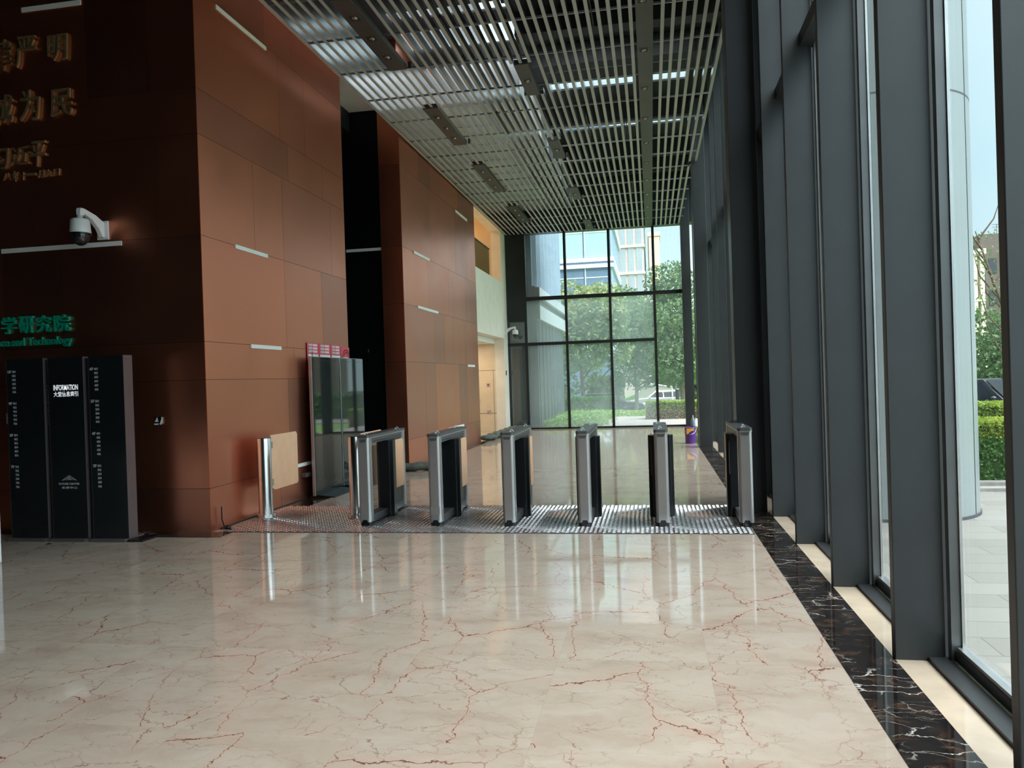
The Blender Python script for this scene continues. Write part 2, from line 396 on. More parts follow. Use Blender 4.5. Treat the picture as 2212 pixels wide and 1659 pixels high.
def thing(name, label, cat, loc=(0, 0, 0), rz=0, group=None):
    o = bpy.data.objects.new(name, None); o.empty_display_size = .1; COL.objects.link(o)
    o.location = loc; o.rotation_euler = (0, 0, rz)
    return tag(o, label, cat, group)
def struct(o, label=None): o['kind'] = 'structure'; return tag(o, label, None)
def dup(root, loc, rz=None, label=None):
    r = root.copy(); COL.objects.link(r); r.location = loc
    if rz is not None: r.rotation_euler = (0, 0, rz)
    if label: r['label'] = label
    def rec(src, dst):
        for ch in list(src.children):
            if ch == dst: continue
            c = ch.copy(); COL.objects.link(c); c.parent = dst; rec(ch, c)
    rec(root, r)
    return r

_tc = {}
def text_geo(s, offset=0.0, extrude=0.0):
    k = (s, offset, extrude)
    if k not in _tc:
        cu = bpy.data.curves.new('t', 'FONT'); cu.body = s; cu.offset = offset; cu.extrude = extrude; cu.resolution_u = 4
        o = bpy.data.objects.new('t', cu); COL.objects.link(o)
        dg = bpy.context.evaluated_depsgraph_get(); dg.update()
        me = bpy.data.meshes.new_from_object(o.evaluated_get(dg))
        _tc[k] = ([tuple(v.co) for v in me.vertices], [tuple(p.vertices) for p in me.polygons])
        bpy.data.objects.remove(o); bpy.data.curves.remove(cu); bpy.data.meshes.remove(me)
    return _tc[k]
def put_text(mb, s, x0, x1, z0, z1, y, depth=0.0, offset=0.0, mi=0, shear=0.0, up=None, keep=False):
    # writing on a wall that faces -y: fitted into the box x0..x1, z0..z1, its face at y
    v, f = text_geo(s, offset, .5 if depth else 0)
    ax = [p[0] for p in v]; ay = [p[1] for p in v]
    sx = (x1-x0)/(max(ax)-min(ax)); sy = (z1-z0)/max(1e-6, (max(ay)-min(ay)))
    if keep: sy = sx = min(sx, sy)
    out = []
    for p in v:
        X = (p[0]-min(ax))*sx; Z = (p[1]-min(ay))*sy
        out.append((x0+X+shear*Z, y+(.5-p[2])*depth if depth else y, z0+Z))
    mb.add(out, f, mi); return mb

# ------------------------------------------------------------------ floor
def build_floor():
    b = MB(); b.box(-14, .93, -8, 23.2, -.2, 0); b.box(.93, 1.215, -8, 23.2, -.2, -.001); 
    struct(b.build('floor', 'marble'), 'polished cream marble floor with red brown veins')
    b = MB()
    b.box(.925, 1.215, -8, 8.757, -.001, .0015); b.box(.925, 1.215, 9.07, 16.4, -.001, .0015); b.box(.925, 1.215, 16.7, 22.9, -.001, .0015)
    struct(b.build('trim_1', 'dmarble'), 'black marble floor border beside the glazing')
    b = MB(); b.box(1.215, 1.375, -8, 23.1, -.2, .001)
    struct(b.build('trim_2', 'cream_strip'), 'cream marble floor strip under the steel posts')
    b = MB(); b.box(-14, -5.9, 7.40, 7.57, 0, .004); b.box(-5.9, -4.55, 7.30, 7.57, -.001, .004); b.box(-4.70, -4.45, 7.31, 7.56, -.001, .0035)
    b.box(-4.69, -4.36, 9.25, 12.0, -.001, .003); b.box(-4.26, -4.05, 13.0, 18.9, -.001, .003)
    struct(b.build('trim_3', 'dmarble'), 'dark marble floor border along the copper walls')
build_floor()

# ------------------------------------------------------------------ copper walls
ROWS = [0, .47, 1.64, 2.05, 3.19, 4.28, 4.77, 5.86, 6.9, 8.0]
ROWS_B = [0, .52, 1.91, 2.94, 3.95, 5.39, 6.5, 8.0]
def panels(b, axis, u0, u1, w, face, rows, seed, sgn):
    # face panels with fine joints, standing 6 mm proud of the dark backing
    rnd = random.Random(seed); g = .0022
    for z0, z1 in zip(rows[:-1], rows[1:]):
        u = u0
        while u < u1-.01:
            L = rnd.choice([.75, 1.15, 1.55, 1.9]) if (z1-z0) > .6 else rnd.choice([1.1, 1.6, 2.1])
            e = u+L
            if u1-e < .4: e = u1
            e = min(e, u1); t = rnd.random()
            if axis == 'x': b.box(u+g, e-g, face, face+.006, z0+g, z1-g, 0, t) if sgn < 0 else b.box(u+g, e-g, face-.006, face, z0+g, z1-g, 0, t)
            else: b.box(face-.006, face, u+g, e-g, z0+g, z1-g, 0, t)
            u = e
    return b
def build_copper():
    b = MB(); panels(b, 'x', -14, -4.697, 0, 7.564, ROWS, 3, -1); b.box(-14, -4.703, 7.57, 7.80, 0, 8, 1)
    struct(b.build('wall_front', ['copper', 'backing'], tone=True), 'dark copper panelled wall with raised lettering')
    b = MB(); panels(b, 'y', 7.566, 11.56, 0, -4.697, ROWS, 11, 1); b.box(-4.95, -4.703, 7.80, 11.56, 0, 8, 1)
    struct(b.build('wall_left', ['copper', 'backing'], tone=True), 'brown copper panelled side wall nearer the viewer')
    b = MB(); panels(b, 'y', 13.106, 18.92, 0, -4.26, ROWS_B, 23, 1)
    panels(b, 'x', -4.65, -4.262, 0, 13.10, ROWS_B, 5, -1); b.box(-4.65, -4.266, 13.106, 18.92, 0, 8, 1)
    struct(b.build('wall_rear_left', ['copper', 'backing'], tone=True), 'brown copper panelled side wall beyond the dark opening')
    b = MB(); b.box(-12, -4.65, 13.13, 13.3, 0, 8); b.box(-12, -11.9, 11.56, 13.13, 0, 8); b.box(-12, -4.95, 11.3, 11.56, 0, 8)
    b.box(-12, -5.36, 11.56, 13.13, 6.25, 6.4)
    struct(b.build('wall_lobby', 'lobby_shade'), 'unlit opening between the copper walls, its shade painted black')
    b = MB(); b.box(-5.5, -5.16, 7.81, 13.1, 6.2, 6.40); b.box(-5.5, -5.16, 11.57, 13.1, 6.02, 6.2)
    struct(b.build('trim_4', 'fin_dark'), 'dark lintel beam over the opening')
    b = MB(); b.box(-5.16, -3.9, 7.8, 13.1, 6.38, 6.46); b.box(-4.26, -3.9, 13.1, 18.92, 6.38, 6.46)
    struct(b.build('trim_5', 'white_paint'), 'cream soffit above the ceiling edge')
    b = MB(); b.box(-4.70, -4.685, 7.75, 11.5, 0, .012); 
    struct(b.build('baseboard_left', 'seal'))
build_copper()

def build_cream():
    b = MB(); X0, X1 = -4.55, -4.27
    b.box(X0, X1, 22.46, 23.1, 0, 8)                       # strip beside the far glazing
    b.box(X0, X1, 18.92, 22.46, 2.765, 4.40)               # band between door opening and upper opening
    b.box(X0, X1, 18.92, 22.38, 5.9, 8); b.box(X0, X1, 22.38, 22.46, 4.40, 8)
    b.box(X0, X0+.02, 17.5, 18.90, 0, 8)
    struct(b.build('wall_side', 'cream_wall'), 'cream stone wall beside the far window')
    b = MB(); b.box(-7.5, X0, 22.46, 22.7, 0, 2.6, 0)
    for z in (.55, 1.82): b.box(-7.5, X0, 22.455, 22.46, z-.006, z+.006, 1)
    b.box(-4.62, -4.61, 22.455, 22.46, 0, 1.82, 1)
    b.box(-4.74, -4.55, 22.452, 22.46, 0, .001, 1)
    b.box(-7.5, -7.4, 18.8, 22.46, 0, 2.75); b.box(-7.4, X0, 18.8, 18.92, 0, 2.75)
    struct(b.build('wall_recess', ['beige_wall', 'kerb']), 'beige stone wall inside the side passage')
    b = MB(); b.box(-7.5, X0, 18.92, 22.7, 2.6, 2.75); b.box(X0, X1-.001, 18.95, 22.46, 2.755, 2.765)
    struct(b.build('trim_6', 'white_paint'))
    b = MB(); b.box(-9, X0, 22.38, 22.5, 4.2, 7); b.box(-9, -8.9, 17, 22.4, 4.2, 7); b.box(-9, X0, 17, 22.4, 4.2, 4.3); b.box(-9, X0, 17, 22.4, 6.9, 7)
    struct(b.build('wall_upper', 'beige_wall'), 'warm beige upper landing behind the opening')
    t = thing('glass_balustrade', 'grey green glass balustrade in the upper opening of the cream wall', 'balustrade', (-4.45, 18.98, 4.40))
    for k in range(3):
        g = MB(); g.box(-.006, .006, .02+k*.88, .86+k*.88, 0, .85); g.build('glass_panel', 'glass_rail', t)
    r = MB(); r.box(-.02, .02, 0, 2.62, .85, .87); r.build('handrail', 'alu_dark', t)
    lt = bpy.data.lights.new('landing_lamp', 'AREA'); lt.energy = 60; lt.color = (1, .66, .33); lt.size = 1.2
    o = bpy.data.objects.new('landing_lamp', lt); COL.objects.link(o); o.location = (-6.6, 20.8, 6.85)
    lt = bpy.data.lights.new('passage_lamp', 'AREA'); lt.energy = 26; lt.color = (1, .82, .6); lt.size = .8
    o = bpy.data.objects.new('passage_lamp', lt); COL.objects.link(o); o.location = (-5.4, 21.2, 2.58)
build_cream()

# ------------------------------------------------------------------ shell behind the viewer and roof
def build_shell():
    b = MB(); b.box(-14.2, 1.6, -8.2, -8, 0, 8)
    b.box(1.46, 1.75, -8.2, -1.2, 0, 7.6)
    struct(b.build('wall_back', 'fin_dark'), 'dark rear wall of the hall')
    b = MB(); b.box(-14.2, -14, -8, 7.8, 0, 8)
    struct(b.build('wall_far_left', 'fin_dark'), 'dark far left wall of the hall')
    # roof slab with skylight openings
    X = [-14.2, -4.15, -2.15, -1.9, -.95, -.15, .12, .9, 1.75]; holes_y = [(12.2, 12.5), (12.95, 13.75), (14.5, 15.35), (15.95, 16.35), (18.75, 19.1)]
    b = MB(); Z0, Z1 = 7.6, 7.64
    ys = [-8.2]+[y for h in holes_y for y in h]+[23.6]
    for i in range(len(ys)-1):
        hole = i % 2 == 1
        if not hole: b.box(-14.2, 1.75, ys[i], ys[i+1], Z0, Z1)
        else:
            for k in range(len(X)-1):
                if k in ((1,) if i < 2 else (1, 3, 4, 6) if i < 8 else (3, 4, 6)): continue
                b.box(X[k], X[k+1], ys[i], ys[i+1], Z0, Z1)
    struct(b.build('ceiling', 'plenum'), 'black plenum ceiling with skylight openings')
    k = 40
    for h in holes_y:
        g = MB()
        for x0, x1 in ([(-4.15, -2.15)] if h[0] < 16.5 else [])+([(-1.9, -.95), (-.95, -.15), (.12, .9)] if h[0] > 12.5 else []): g.box(x0+.001, x1-.001, h[0]+.001, h[1]-.001, Z0+.01, Z0+.022)
        o = g.build('window_%d' % k, 'glass'); struct(o, 'skylight glazing above the baffles'); k += 1
    b = MB(); b.box(-30, -4.8, -8.2, 23.0, 8.02, 40)  # out-of-view mass added to cut the sky light on the terrace
    struct(b.build('wall_unseen_upper', 'wing_end'), 'unseen upper storeys added over the left side to block sky light')
    b = MB(); b.box(1.5, 1.75, -8.2, 23.4, 7.2, 7.6); b.box(-4.6, 1.75, 23.1, 23.6, 5.95, 7.6)
    struct(b.build('trim_7', 'fin_dark'), 'dark head beam over the glazing')
build_shell()

# ------------------------------------------------------------------ slatted ceiling
TROUGH_A = [(4.7, 6.75), (8.3, 10.36), (11.93, 13.92), (15.3, 17.64), (19.2, 21.33)]
TROUGH_B = [(7.0, 8.2), (10.6, 11.8), (14.14, 15.33), (17.77, 19.0), (21.5, 22.95)]
def build_baffles():
    t = thing('slatted_ceiling', 'suspended ceiling of long parallel grey metal baffles on cross rails', 'ceiling', (-1.6, 8, 5.9))
    x = -4.2; k = 0
    while x < 1.06:
        segs = [(-6.0, 23.05)]
        if x > .86: segs = [(-6.0, 16.36)] if x > .99 else [(-6.0, 16.36), (16.72, 22.95)]
        cut = []
        if -3.53 < x < -3.17: cut = TROUGH_A
        if -1.80 < x < -1.51: cut = TROUGH_B
        if -.10 < x < .19: cut = [(-7, 24)]
        if cut:
            n = []; 
            for a, e in segs:
                p = a
                for c0, c1 in cut:
                    if c0-.01 > p: n.append((p, c0-.01))
                    p = max(p, c1+.01)
                if p < e: n.append((p, e))
            segs = n
        if segs:
            b = MB()
            for a, e in segs:
                b.box(x-.0225+1.6, x+.0225+1.6, a-8, e-8, 0, .1, [0, 1, 1, 1, 1, 1])
            b.build('baffle', ['baffle_bottom', 'baffle_side'], t)
        x += .1275; k += 1
    y = 5.2
    while y < 23:
        b = MB(); b.box(-4.25+1.6, 1.02+1.6, y-8, y+.02-8, .1, .125); b.build('cross_rail', 'rail', t); y += 1.08
build_baffles()

def downlight(b_parent, x, y, z):
    f = MB(); s = .068
    for a in (-s, s-.008): f.box(x+a, x+a+.008, y-s, y+s, z-.004, z+.002)
    for a in (-s, s-.008): f.box(x-s+.008, x+s-.008, y+a, y+a+.008, z-.004, z+.002)
    fr = f.build('downlight', 'alu_dark', b_parent)
    l = MB(); l.box(x-.058, x+.058, y-.058, y+.058, z-.001, z+.001); l.build('recess', 'seal', fr)
    l = MB(); l.sphere((x, y, z), .038, .038, .02, 12, 6); l.build('reflector', 'lens', fr)
def troughs():
    posA = ['topmost of the left row', 'second from the top of the left row', 'third along the left row', 'farthest of the left row']
    for i, (a, e) in enumerate(TROUGH_A[1:]):
        t = thing('ceiling_light', 'dark ceiling panel with three downlights, '+posA[i], 'ceiling light', (-3.34, a, 5.885), 0, 'three-lamp ceiling panels')
        b = MB(); b.box(-.125, .125, 0, e-a, 0, .075); b.build('panel', 'trough', t, bevel=.004)
        L = e-a
        for q in (.22, .5, .78): downlight(t, 0, L*q, 0)
    posB = ['nearest of the middle row', 'second along the middle row', 'third along the middle row', 'farthest of the middle row']
    for i, (a, e) in enumerate(TROUGH_B[1:]):
        t = thing('ceiling_light', 'short dark ceiling panel with one downlight, '+posB[i], 'ceiling light', (-1.655, a, 5.885), 0, 'single-lamp ceiling panels')
        b = MB(); b.box(-.1, .1, 0, e-a, 0, .075); b.build('panel', 'trough', t, bevel=.004)
        downlight(t, 0, (e-a)*.5, 0)
    t = thing('ceiling_light', 'long continuous grey ceiling strip with a row of square downlights', 'ceiling light', (.045, 4, 5.885))
    b = MB(); b.box(-.105, .105, 0, 19.1, 0, .075)
    b.build('panel', 'trough', t, bevel=.004)
    y = 9.15
    while y < 23: downlight(t, -.02, y-4, 0); y += 1.4
    for i, (x, y) in enumerate([(-2.42, 9.1), (-.62, 8.7), (-2.42, 12.6), (-1.0, 13.1), (-.3, 13.6), (-2.42, 16.5), (-.3, 17.8)]):
        o = MB()
        for dx in (-.035, 0, .035): o.box(dx-.006, dx+.006, 0, 1.1, 0, .05)
        o = o.build('slot_diffuser', 'seal', None, (x, y, 5.93)); 
        tag(o, ['near left', 'near right', 'second left', 'middle', 'second right', 'third left', 'far right'][i]+' black air slot between the ceiling baffles', 'air vent', 'air slots in the slatted ceiling')
    # galvanised duct over the left part of the plenum
    d = MB(); d.box(-3.75, -2.15, 13.6, 22.8, 6.55, 7.2)
    y = 13.7
    while y < 22.8: d.box(-3.78, -2.12, y, y+.04, 6.52, 7.23); y += 1.2
    tag(d.build('air_duct', 'duct'), 'large silver air duct above the left ceiling baffles', 'duct')
    for i, y in enumerate((11.2, 12.6, 14.0, 17.3, 20.2, 21.8)):
        d = MB(); d.box(-2.05, 1.3, y, y+.22, 7.2, 7.58); d.box(-2.05, 1.3, y-.04, y+.26, 7.18, 7.2)
        tag(d.build('roof_beam', 'plenum'), 'black steel roof beam above the baffles, number %s from the near end' % ['one', 'two', 'three', 'four', 'five', 'six'][i], 'beam', 'roof beams above the baffles')
troughs()

# ------------------------------------------------------------------ right glazing
FINS = [2.93, 4.34, 5.76, 7.16, 8.5, 9.95, 11.35, 12.75, 14.15, 15.3, 17.8, 19.2, 20.6, 22.0]
COLS = [8.757, 16.4]
ORD = ['first', 'second', 'third', 'fourth', 'fifth', 'sixth', 'seventh', 'eighth', 'ninth', 'tenth', 'eleventh', 'twelfth', 'thirteenth', 'fourteenth', 'fifteenth']
def build_glazing():
    f0 = None
    for i, y in enumerate(FINS):
        lab = ('tall dark grey steel post cut by the right edge of the photo' if i == 0 else
               'tall dark grey steel post, %s from the right edge of the photo' % ORD[i])
        if f0 is None:
            b = MB(); b.box(0, .245, 0, .06, 0, 7.2); f0 = b.build('steel_post', 'fin', None, (1.215, y, 0), bevel=.004)
            tag(f0, lab, 'post', 'steel posts of the glass wall'); o = f0
        else:
            o = f0.copy(); COL.objects.link(o); o.location = (1.215, y, 0); o['label'] = lab
    for i, (y, l) in enumerate(((8.757, 'wide dark column standing on the black border behind the last turnstile'), (16.4, 'wide dark column farther along the glass wall, near the bucket'), (22.95, 'dark corner column at the right end of the far window'))):
        b = MB(); b.box(0, .295 if i == 0 else .26, 0, .32 if i < 2 else .2, 0, 7.2)
        tag(b.build('steel_column', 'fin_dark' if i == 0 else 'fin', None, (.90 if i == 0 else .94, y, 0), bevel=.004), l, 'column', 'wide columns')
    ends = [1.52]+FINS+[23.1]
    for i in range(len(ends)-1):
        y0, y1 = ends[i]+.06, ends[i+1]
        t = bpy.data.objects.new('window_%d' % (i+1), None); COL.objects.link(t); t.location = (1.46, y0, 0); struct(t, 'full height window bay of the glass wall')
        L = y1-y0
        fr = MB()
        for a, c in ((0, .05), (L-.05, L)): fr.box(.012, .06, a, c, .0, 7.2)
        fr.box(.03, .09, .05, L-.05, .02, .075); fr.box(.03, .09, .05, L-.05, 4.40, 4.48)
        fr.build('frame', 'alu_dark', t)
        fa = MB()
        for a, c in ((.0, .062), (L-.062, L-.0)): fa.box(.06, .074, a, c, .08, 7.2)
        fa.box(.035, .085, .062, L-.062, .075, .095)
        fa.build('bead', 'alu', t)
        tr = MB(); tr.box(-.095, .03, 0, L, 4.38, 4.50); tr.build('transom', 'fin', t)
        si = MB(); si.box(-.085, .015, 0, L, -.01, .022); si.build('sill', 'fin', t)
        ga = MB(); ga.box(.015, .03, 0, L, -.01, .004); ga.build('gasket', 'seal', t)
        for a, c in ((.095, 4.40), (4.48, 7.2)):
            g = MB(); g.box(.062, .071, .062, L-.062, a, c); g.build('pane', 'glass', t)
build_glazing()

# ------------------------------------------------------------------ far window
def build_far():
    t = bpy.data.objects.new('window_30', None); COL.objects.link(t); t.location = (-3.7, 23.15, 0); struct(t, 'tall far window wall divided by black mullions')
    XM = [(-.57, -.5), (-.035, .04), (1.20, 1.275), (2.515, 2.59), (3.81, 3.885), (4.64, 4.70)]
    fr = MB()
    for a, c in XM[1:]: fr.box(a, c, -.06, .06, 0, 6.0)
    fr.box(-.5, 4.64, -.06, .06, -.02, .05)
    fr.box(-.035, 4.64, -.055, .055, 3.89, 4.0); fr.box(-.57, 3.81, -.055, .055, 2.53, 2.62); fr.box(-.5, -.035, -.055, .055, 3.26, 3.33)
    fr.box(-.57, 4.7, -.06, .06, 5.92, 6.05)
    fr.build('mullion_grid', 'fin_dark', t)
    zs = [(.05, 2.53), (2.62, 3.89), (4.0, 5.92)]
    for i in range(1, 5):
        x0, x1 = XM[i][1], XM[i+1][0]
        if i == 4: zz = [(.05, 3.89), (4.0, 5.92)]
        else: zz = zs
        for a, c in zz:
            g = MB(); g.box(x0, x1, -.006, .006, a, c); g.build('pane', 'glass_far_clean' if (i == 4 or a > 3.9) else 'glass_far', t)
    for a, c in ((.05, 2.53), (2.62, 3.26)):
        g = MB(); g.box(-.5, -.035, -.006, .006, a, c); g.build('pane', 'glass_far_clean', t)
    g = MB(); g.box(-.57, -.035, -.05, .05, 3.33, 6.0); g.build('blank_panel', 'fin_dark', t)
build_far()

# ------------------------------------------------------------------ tread plate
def build_plate():
    X0, X1, Y0, Y1 = -4.62, .915, 7.575, 9.23
    b = MB(); nx, ny = 60, 26; dx, dy = (X1-X0)/nx, (Y1-Y0)/ny; z0, h = .006, .006
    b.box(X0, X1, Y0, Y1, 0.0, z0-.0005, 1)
    for j in range(2*ny+1):
        for i in range(nx+1):
            cx = X0+dx*(i+(.5 if j % 2 else 0)); cy = Y0+dy*j/2
            if cx-dx*.5 < X0-.001 or cx+dx*.5 > X1+.001 or cy-dy*.5 < Y0-.001 or cy+dy*.5 > Y1+.001: continue
            q = .36
            r = .22
            b.add([(cx-dx*q, cy, z0), (cx, cy-dy*q, z0), (cx+dx*q, cy, z0), (cx, cy+dy*q, z0), (cx-dx*r, cy, z0+h), (cx, cy-dy*r, z0+h), (cx+dx*r, cy, z0+h), (cx, cy+dy*r, z0+h)], [(0, 1, 5, 4), (1, 2, 6, 5), (2, 3, 7, 6), (3, 0, 4, 7), (4, 5, 6, 7)])
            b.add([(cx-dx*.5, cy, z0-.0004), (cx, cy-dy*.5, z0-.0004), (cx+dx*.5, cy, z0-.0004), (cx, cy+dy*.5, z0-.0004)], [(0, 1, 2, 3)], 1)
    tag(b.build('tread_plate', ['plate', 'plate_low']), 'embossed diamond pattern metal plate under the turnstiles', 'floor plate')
build_plate()

# ------------------------------------------------------------------ turnstiles
def post(mb, y0, y1, z0, z1, h=.068, c=.022): mb.cbox(-h, h, y0, y1, z0, z1, c)
def build_turnstile(x, left, right, label):
    t = thing('turnstile', label, 'turnstile', (x, 7.9, .0125), 0, 'row of swing turnstiles')
    for y0, y1 in ((0, .115), (1.135, 1.25)):
        b = MB(); post(b, y0, y1, .035, .935)
        p = b.build('end_post', 'ts_alu', t, bevel=.008)
        f = MB(); f.cbox(-.055, .055, y0+.01, y1-.01, 0, .036, .012)
        f.build('base_foot', 'ts_black', p)
        fy = y0-.004 if y0 == 0 else y1-.001
        la = MB(); la.extr([(-.042, .928), (-.03, .9), (.03, .9), (.042, .928)], 'y', fy, fy+.005); la.build('latch_plate', 'ts_dark', p)
        nt = MB(); nt.extr([(-.034, .034), (-.022, .06), (.022, .06), (.034, .034)], 'y', fy+.001, fy+.005); nt.build('foot_notch', 'ts_black', p)
    b = MB(); b.cbox(-.071, .071, -.004, 1.254, .945, .972, .02); b.build('top_cover', 'ts_dark', t, bevel=.009)
    b = MB(); b.cbox(-.070, .070, -.003, 1.253, .934, .946, .02); b.build('top_trim', 'ts_alu', t)
    b = MB(); b.box(-.06, .06, .115, 1.135, .875, .934); r = b.build('top_rail', 'ts_dark', t)
    s = MB()
    for k in range(9):
        s.box(.0575, .0605, .17+k*.105, .25+k*.105, .885, .903)
    s.build('rail_slots', 'ts_black', r)
    s = MB()
    for k in range(9): s.box(-.0605, -.0575, .17+k*.105, .25+k*.105, .885, .903)
    s.build('rail_slots', 'ts_black', r)
    b = MB(); b.box(-.062, .062, .115, 1.135, .02, .1); b.build('bottom_rail', 'ts_dark', t, bevel=.005)
    lo = -.133 if left else -.062; hi = .133 if right else .062
    b = MB(); b.cbox(lo, hi, .55, .72, .0, .872, .035); d = b.build('swing_column', 'ts_black', t, bevel=.006)
    if left:
        b = MB(); b.box(-.107, -.101, .546, .551, .45, .80); b.build('light_slit', 'alu_dark', d)
    b = MB(); b.box(-.05, .05, .72, 1.135, .1, .875); b.build('rear_panel', 'ts_black', t)
    b = MB(); b.box(-.05, -.042, .115, .55, .1, .875); 
    if right and left: b.build('front_panel', 'ts_black', t)
    for s, on in ((-1, left), (1, right)):
        if on:
            b = MB(); b.extr([(.71, .30), (1.02, .30), (1.05, .33), (1.05, .83), (1.02, .86), (.71, .86)], 'x', s*.1-.006, s*.1+.006); b.build('swing_flap', 'flap', t)
    rnd = random.Random(int(x*100))
    for y in (.13, 1.02):
        b = MB(); p0 = Vector((rnd.uniform(-.04, .03), y, .972))
        b.tube([p0, p0+Vector((.0, .006, .02)), p0+Vector((.012, .018, .026)), p0+Vector((.022, .022, .012)), p0+Vector((.03, .03, .003))], .0025, 6)
        b.box(p0.x-.009, p0.x+.009, p0.y-.008, p0.y+.008, .971, .981)
        b.build('loose_cable', ['white_plastic'], t)
    return t
TX = [-3.085, -2.30, -1.505, -.717, .07, .885]
LAB = ['silver turnstile nearest the copper wall, first from the left', 'silver turnstile second from the left with a small sticker on its post',
       'silver turnstile third from the left', 'silver turnstile fourth from the left', 'silver turnstile fifth from the left with black barriers on both sides',
       'silver turnstile at the right end of the row beside the wide dark column']
for i, x in enumerate(TX):
    t = build_turnstile(x, i > 0, i < 5, LAB[i])
    if i == 1:
        b = MB(); b.box(-.05, .05, -.0015, .001, .12, .2); b.build('sticker', 'alu', t)

def build_bollard(x, y, label):
    t = thing('bollard_gate', label, 'bollard', (x, y, .0125), 0, 'stainless bollards with peach flaps')
    b = MB(); b.lathe((0, 0, 0), [(.0, .93), (.06, .938), (.078, .935), (.082, .925), (.082, .04)], 32)
    b.build('post', 'steel', t)
    b = MB(); b.cyl((0, 0), .105, 0, .045, 32); b.build('base_flange', 'steel', t, bevel=.006)
    b = MB(); b.cyl((0, 0), .0835, .928, .934, 32); b.build('cap_ring', 'ts_dark', t)
    b = MB(); b.extr([(.09, .34), (.16, .30), (.76, .30), (.79, .33), (.79, .92), (.76, .955), (.1, .955)], 'x', -.007+.03, .007+.03)
    b.build('swing_flap', 'flap', t, bevel=.002)
    b = MB(); b.box(.012, .048, .06, .12, .36, .44); b.box(.012, .048, .06, .12, .80, .88); b.build('clamp', 'steel', t)
build_bollard(-4.5, 8.4, 'stainless steel bollard with peach flap in front of the copper wall')
build_bollard(-3.37, 8.4, 'stainless steel bollard with peach flap hidden behind the first turnstile')

# ------------------------------------------------------------------ directory totem
def build_totem():
    t = thing('information_totem', 'black three panel floor directory reading INFORMATION against the dark wall', 'sign', (-6.03, 7.1, 0))
    ox, oy = 6.03, -7.1
    P = [(-6.715, -6.275), (-6.215, -5.805), (-5.735, -5.335)]
    for i, (a, c) in enumerate(P):
        b = MB(); b.box(a+ox, c+ox, 0, .14, .03, 1.917); p = b.build('panel', 'totem', t)
        e = MB(); 
        e.box(c+ox-.0005, c+ox+.004, 0.0, .14, .03, 1.917); e.box(a+ox-.004, a+ox+.0005, 0, .14, .03, 1.917)
        e.build('side_trim', 'totem_side', p)
        f = MB(); f.box(a+ox-.02, c+ox-.01, -.05, .26, 0.0, .03); f.build('base_plate', 'totem_side', t)
        x = MB()
        if i == 1:
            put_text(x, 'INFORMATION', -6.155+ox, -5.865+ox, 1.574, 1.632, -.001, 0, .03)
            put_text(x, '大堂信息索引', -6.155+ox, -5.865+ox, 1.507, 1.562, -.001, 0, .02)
            x.build('heading_text', 'print_glow', p); x = MB()
            put_text(x, 'FUTURE CENTER', -6.13+ox, -5.885+ox, .588, .607, -.001, 0, .02)
            put_text(x, '未来中心', -6.10+ox, -5.91+ox, .545, .570, -.001, 0, .01)
            for k in range(9):                       # roof-shaped emblem made of a fan of strips
                for s in (-1, 1):
                    f0, f1 = k/9, (k+.72)/9; cx = -6.005+ox
                    pts = [(cx, .690-.0), (cx+s*.09*(1-f0*.99), .632+.0), (cx+s*.09*(1-f1*.99), .632+.012*f1)]
                    x.add([(q[0], -.001, q[1]) for q in pts], [(0, 1, 2) if s < 0 else (0, 2, 1)], 0)
        else:
            fl = [10, 9, 8, 7] if i == 0 else [6, 5, 4, 3]
            for k, fn in enumerate(fl):
                z = 1.797-k*.3345; x0 = a+ox+(.015 if i == 0 else .014)
                put_text(x, '%dF' % fn, x0, x0+.042, z-.027, z+.003, -.001, 0, .02)
                for r in range(6):
                    put_text(x, '%d%02d' % (fn, r+1), x0+.052, x0+.095, z-.024-r*.0425, z-r*.0425, -.001, 0, .02)
        x.build('printed_text', 'print', p)
    s = MB(); s.box(-6.275+ox, -6.215+ox, .04, .12, .03, 1.90); s.box(-5.805+ox, -5.735+ox, .04, .12, .03, 1.90); sp = s.build('spine', 'ts_black', t)
    v, f = text_geo('FUTURE CENTER', .01)
    w = max(p[0] for p in v); x = MB()
    x.add([(-6.247+ox+(p[1]-.35)*.032/.7, .038, 1.63-p[0]/w*.42) for p in v], f); x.build('vertical_lettering', 'print_dim', sp)
    b = MB(); b.box(-5.33+ox, -5.16+ox, -.03, .26, 0, .02); b.build('base_plate', 'ts_black', t)
build_totem()

